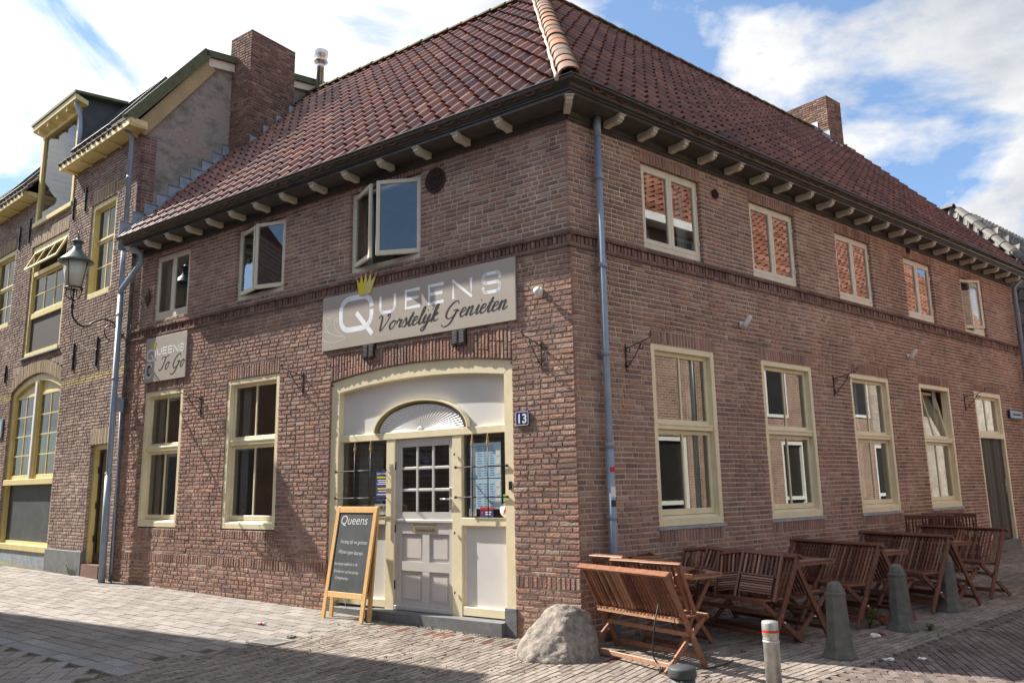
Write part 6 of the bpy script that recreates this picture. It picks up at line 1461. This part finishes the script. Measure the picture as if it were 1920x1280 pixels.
# ---- security chain with padlock on the nearest bench
mb = MB()
P = smooth([FBg(-.12, 1.18, 0, .60) .translation, FBg(-.22, 1.20, 0, .40).translation, FBg(-.20, 1.16, 0, .12).translation, FBg(-.15, 1.30, 0, .03).translation, FBg(-.02, 1.34, 0, .02).translation], 5); mb.tube(P, .007, 6)
for k in range(9):
    c = FBg(-.15 + random.uniform(-.07, .09), 1.28 + random.uniform(-.08, .08), random.uniform(0, 180), random.uniform(.012, .05)); a = random.uniform(0, pi)
    mb.tube([c @ (Matrix.Rotation(a, 4, 'X') @ Vector((.032 * cos(t_), .020 * sin(t_), 0))) for t_ in [2 * pi * i / 12 for i in range(12)]], .006, 5, closed=True)
P = smooth([FBg(-.05, 1.34, 0, .02).translation, FBg(.10, 1.42, 0, .015).translation, FBg(.35, 1.50, 0, .02).translation, FBg(.60, 1.46, 0, .02).translation], 5); mb.tube(P, .007, 6)
c = FBg(-.06, 1.36, 0, .03).translation; mb.lathe([(.001, -.03), (.03, -.015), (.03, .015), (.001, .03)], c, 12)
mb.build('security_chain', 'black_iron', None); tag(bpy.data.objects['security_chain'], 'black security cable and chain heaped under the nearest bench', 'chain')
# ---- dark bin at the right edge
T = FBg(7.75, 2.0, 10); root = empty('waste_bin', T, 'dark upright bin at the right picture edge beyond the last bench', 'bin')
mb = MB(); mb.box(-.24, .24, -.24, .24, 0, .70, 0, bev=.02); mb.build('body', 'slate_felt', root, T); mb = MB(); mb.box(-.26, .26, -.26, .26, .70, .76, 0, bev=.015); mb.build('lid', 'slate_felt', root, T)
# ---- gully grate
T = FA.copy(); T.translation = onground(FA, -3.12, -1.58, .003); mb = MB()
for s_ in (-1, 1): mb.box(s_ * .20 - .02, s_ * .20 + .02, -.17, .17, -.02, .008); mb.box(-.22, .22, s_ * .15 - .02, s_ * .15 + .02, -.02, .0075)
for i in range(7): x = -.15 + i * .05; mb.box(x - .010, x + .010, -.14, .14, -.02, .006)
mb.box(-.2, .2, -.15, .15, -.019, -.017); mb.build('drain_grate', 'steel', None, T); tag(bpy.data.objects['drain_grate'], 'cast iron gully grate in the paving before the chalkboard', 'drain grate')
# ---- litter
def litter(F, x, y, r, m, label, h=0, seed=1, cat='litter', name='paper_scrap'):
    rs = random.Random(seed); bm = bmesh.new(); bmesh.ops.create_icosphere(bm, subdivisions=2, radius=r)
    for v in bm.verts: v.co = Vector((v.co.x * 1.1, v.co.y * .75, v.co.z * .3)) + v.co.normalized() * rs.uniform(-.3, .3) * r
    T = Matrix.Translation(onground(F, x, y, h + r * .25)); mb = MB(); mb.bm(bm); o = mb.build(name, m, None, T); tag(o, label, cat, 'litter on the paving')
for i, (F, x, y, r, m, lb) in enumerate([(FB, 1.72, -2.42, .045, 'white', 'crumpled white paper by the foot of the nearest stone bollard'), (FB, 2.6, -1.85, .05, 'white', 'white paper scrap under the bench behind the nearest stone bollard'), (FB, 2.72, -1.87, .04, 'klinker_red', 'reddish crumpled scrap beside the paper under the bench'), (FB, 1.98, -2.62, .035, 'white', 'flat white scrap on the street side of the bollards'), (FB, .75, -1.15, .03, 'white', 'small white scrap under the chair covered table'), (FB, 1.0, -1.3, .03, 'klinker_red', 'small brown scrap under the chair loaded bench'), (FB, -.72, -.42, .02, 'white', 'tiny white scrap beside the boulder')]):
    litter(F, x, y, r, m, lb, seed=i)
litter(FB, 5.66, -1.38, .045, 'white', 'white crumpled napkin on the farthest table', h=.735, seed=20)
T = FA.copy(); T.translation = onground(FA, -3.98, -1.05, .018); T = T @ Matrix.Rotation(radians(20), 4, 'Z'); mb = MB(); mb.tube([(-.06, 0, 0), (.05, 0, 0), (.06, 0, 0)], [.017, .017, .014], 10); mb.tube([(-.02, 0, 0), (.02, 0, 0)], .0176, 10, 1); mb.build('can', ['chrome', 'red'], None, T); tag(bpy.data.objects['can'], 'crushed red and silver drink can on the sunny paving', 'can')
# ---- weeds in joints and at wall feet
def tuft(mb, p, n, h, spread, rs):
    for _ in range(n):
        a = rs.uniform(0, 2 * pi); r = rs.uniform(0, spread); b = Vector((p.x + r * cos(a), p.y + r * sin(a), p.z)); l = h * rs.uniform(.4, 1); a2 = rs.uniform(0, 2 * pi); w = rs.uniform(.003, .008)
        d = Vector((cos(a2), sin(a2), 0)); t = b + UP * l + d * l * rs.uniform(.2, .8); sd = Vector((-d.y, d.x, 0)) * w
        mb.poly([b - sd * .5, b + sd * .5, (b + t) / 2 + sd + UP * l * .1, t, (b + t) / 2 - sd + UP * l * .1], 0)
mb = MB(); rs = random.Random(77)
for _ in range(230):
    x, y = rs.uniform(-3.2, .6), rs.uniform(-2.2, -.35); tuft(mb, onground(FA, x, y, -.004), rs.randint(2, 6), .018, .035, rs)
for _ in range(170): u, o_ = rs.uniform(-.6, 6.5), rs.uniform(1.5, 2.6); tuft(mb, onground(FB, u, -o_, -.004), rs.randint(2, 6), .020, .035, rs)
for _ in range(40): u = rs.uniform(0, 12); tuft(mb, onground(FB, u, -.04, -.004), rs.randint(3, 8), .04, .05, rs)
for _ in range(30): u = rs.uniform(-3.1, -.9); tuft(mb, onground(FA, u, -.16, -.004), rs.randint(2, 6), .03, .05, rs)
tag(mb.build('grass', 'grass', None), kind='stuff')
def weed(F, x, y, n, h, label, seed):
    mb = MB(); rs = random.Random(seed); p = onground(F, x, y)
    for k in range(n):
        a = rs.uniform(0, 2 * pi); l = h * rs.uniform(.5, 1); top = p + Vector((cos(a) * l * .4, sin(a) * l * .4, l)); mb.tube([p, (p + top) / 2 + UP * .02, top], .0025, 4)
        for j in range(9):
            c = p.lerp(top, .2 + .8 * j / 8); b2 = rs.uniform(0, 2 * pi); d = Vector((cos(b2), sin(b2), rs.uniform(-.1, .4))) * rs.uniform(.03, .06); s2 = Vector((-d.y, d.x, 0)) * .35
            mb.poly([c, c + d * .5 + s2, c + d, c + d * .5 - s2], 0)
    tag(mb.build('weed', 'grass', None), label, 'plant', 'weeds growing from the joints')
weed(FC, -1.55, -.06, 5, .30, 'tall thin weed at the stone plinth of the left house', 1); weed(FA, -9.35, -.12, 3, .14, 'small weed at the foot of the left downpipe', 2)
weed(FB, 2.95, -1.62, 9, .24, 'leafy weed under the bench behind the nearest stone bollard', 3); weed(FB, 4.40, -1.72, 5, .12, 'low weed between the middle and farthest bollards', 4); weed(FB, 3.3, -2.12, 4, .09, 'small weed at the foot of the middle bollard', 5); weed(FA, -2.98, -.22, 5, .08, 'low weed behind the right foot of the chalkboard', 6)

# ---- lettering becomes plain meshes
bpy.context.view_layer.update(); dg = bpy.context.evaluated_depsgraph_get()
for o in [o for o in COL.objects if o.type == 'FONT']:
    me = bpy.data.meshes.new_from_object(o.evaluated_get(dg)); nm = o.name; par, mtx = o.parent, o.matrix_basis.copy(); bpy.data.objects.remove(o)
    n_ = bpy.data.objects.new(nm, me); COL.objects.link(n_); n_.parent = par; n_.matrix_basis = mtx
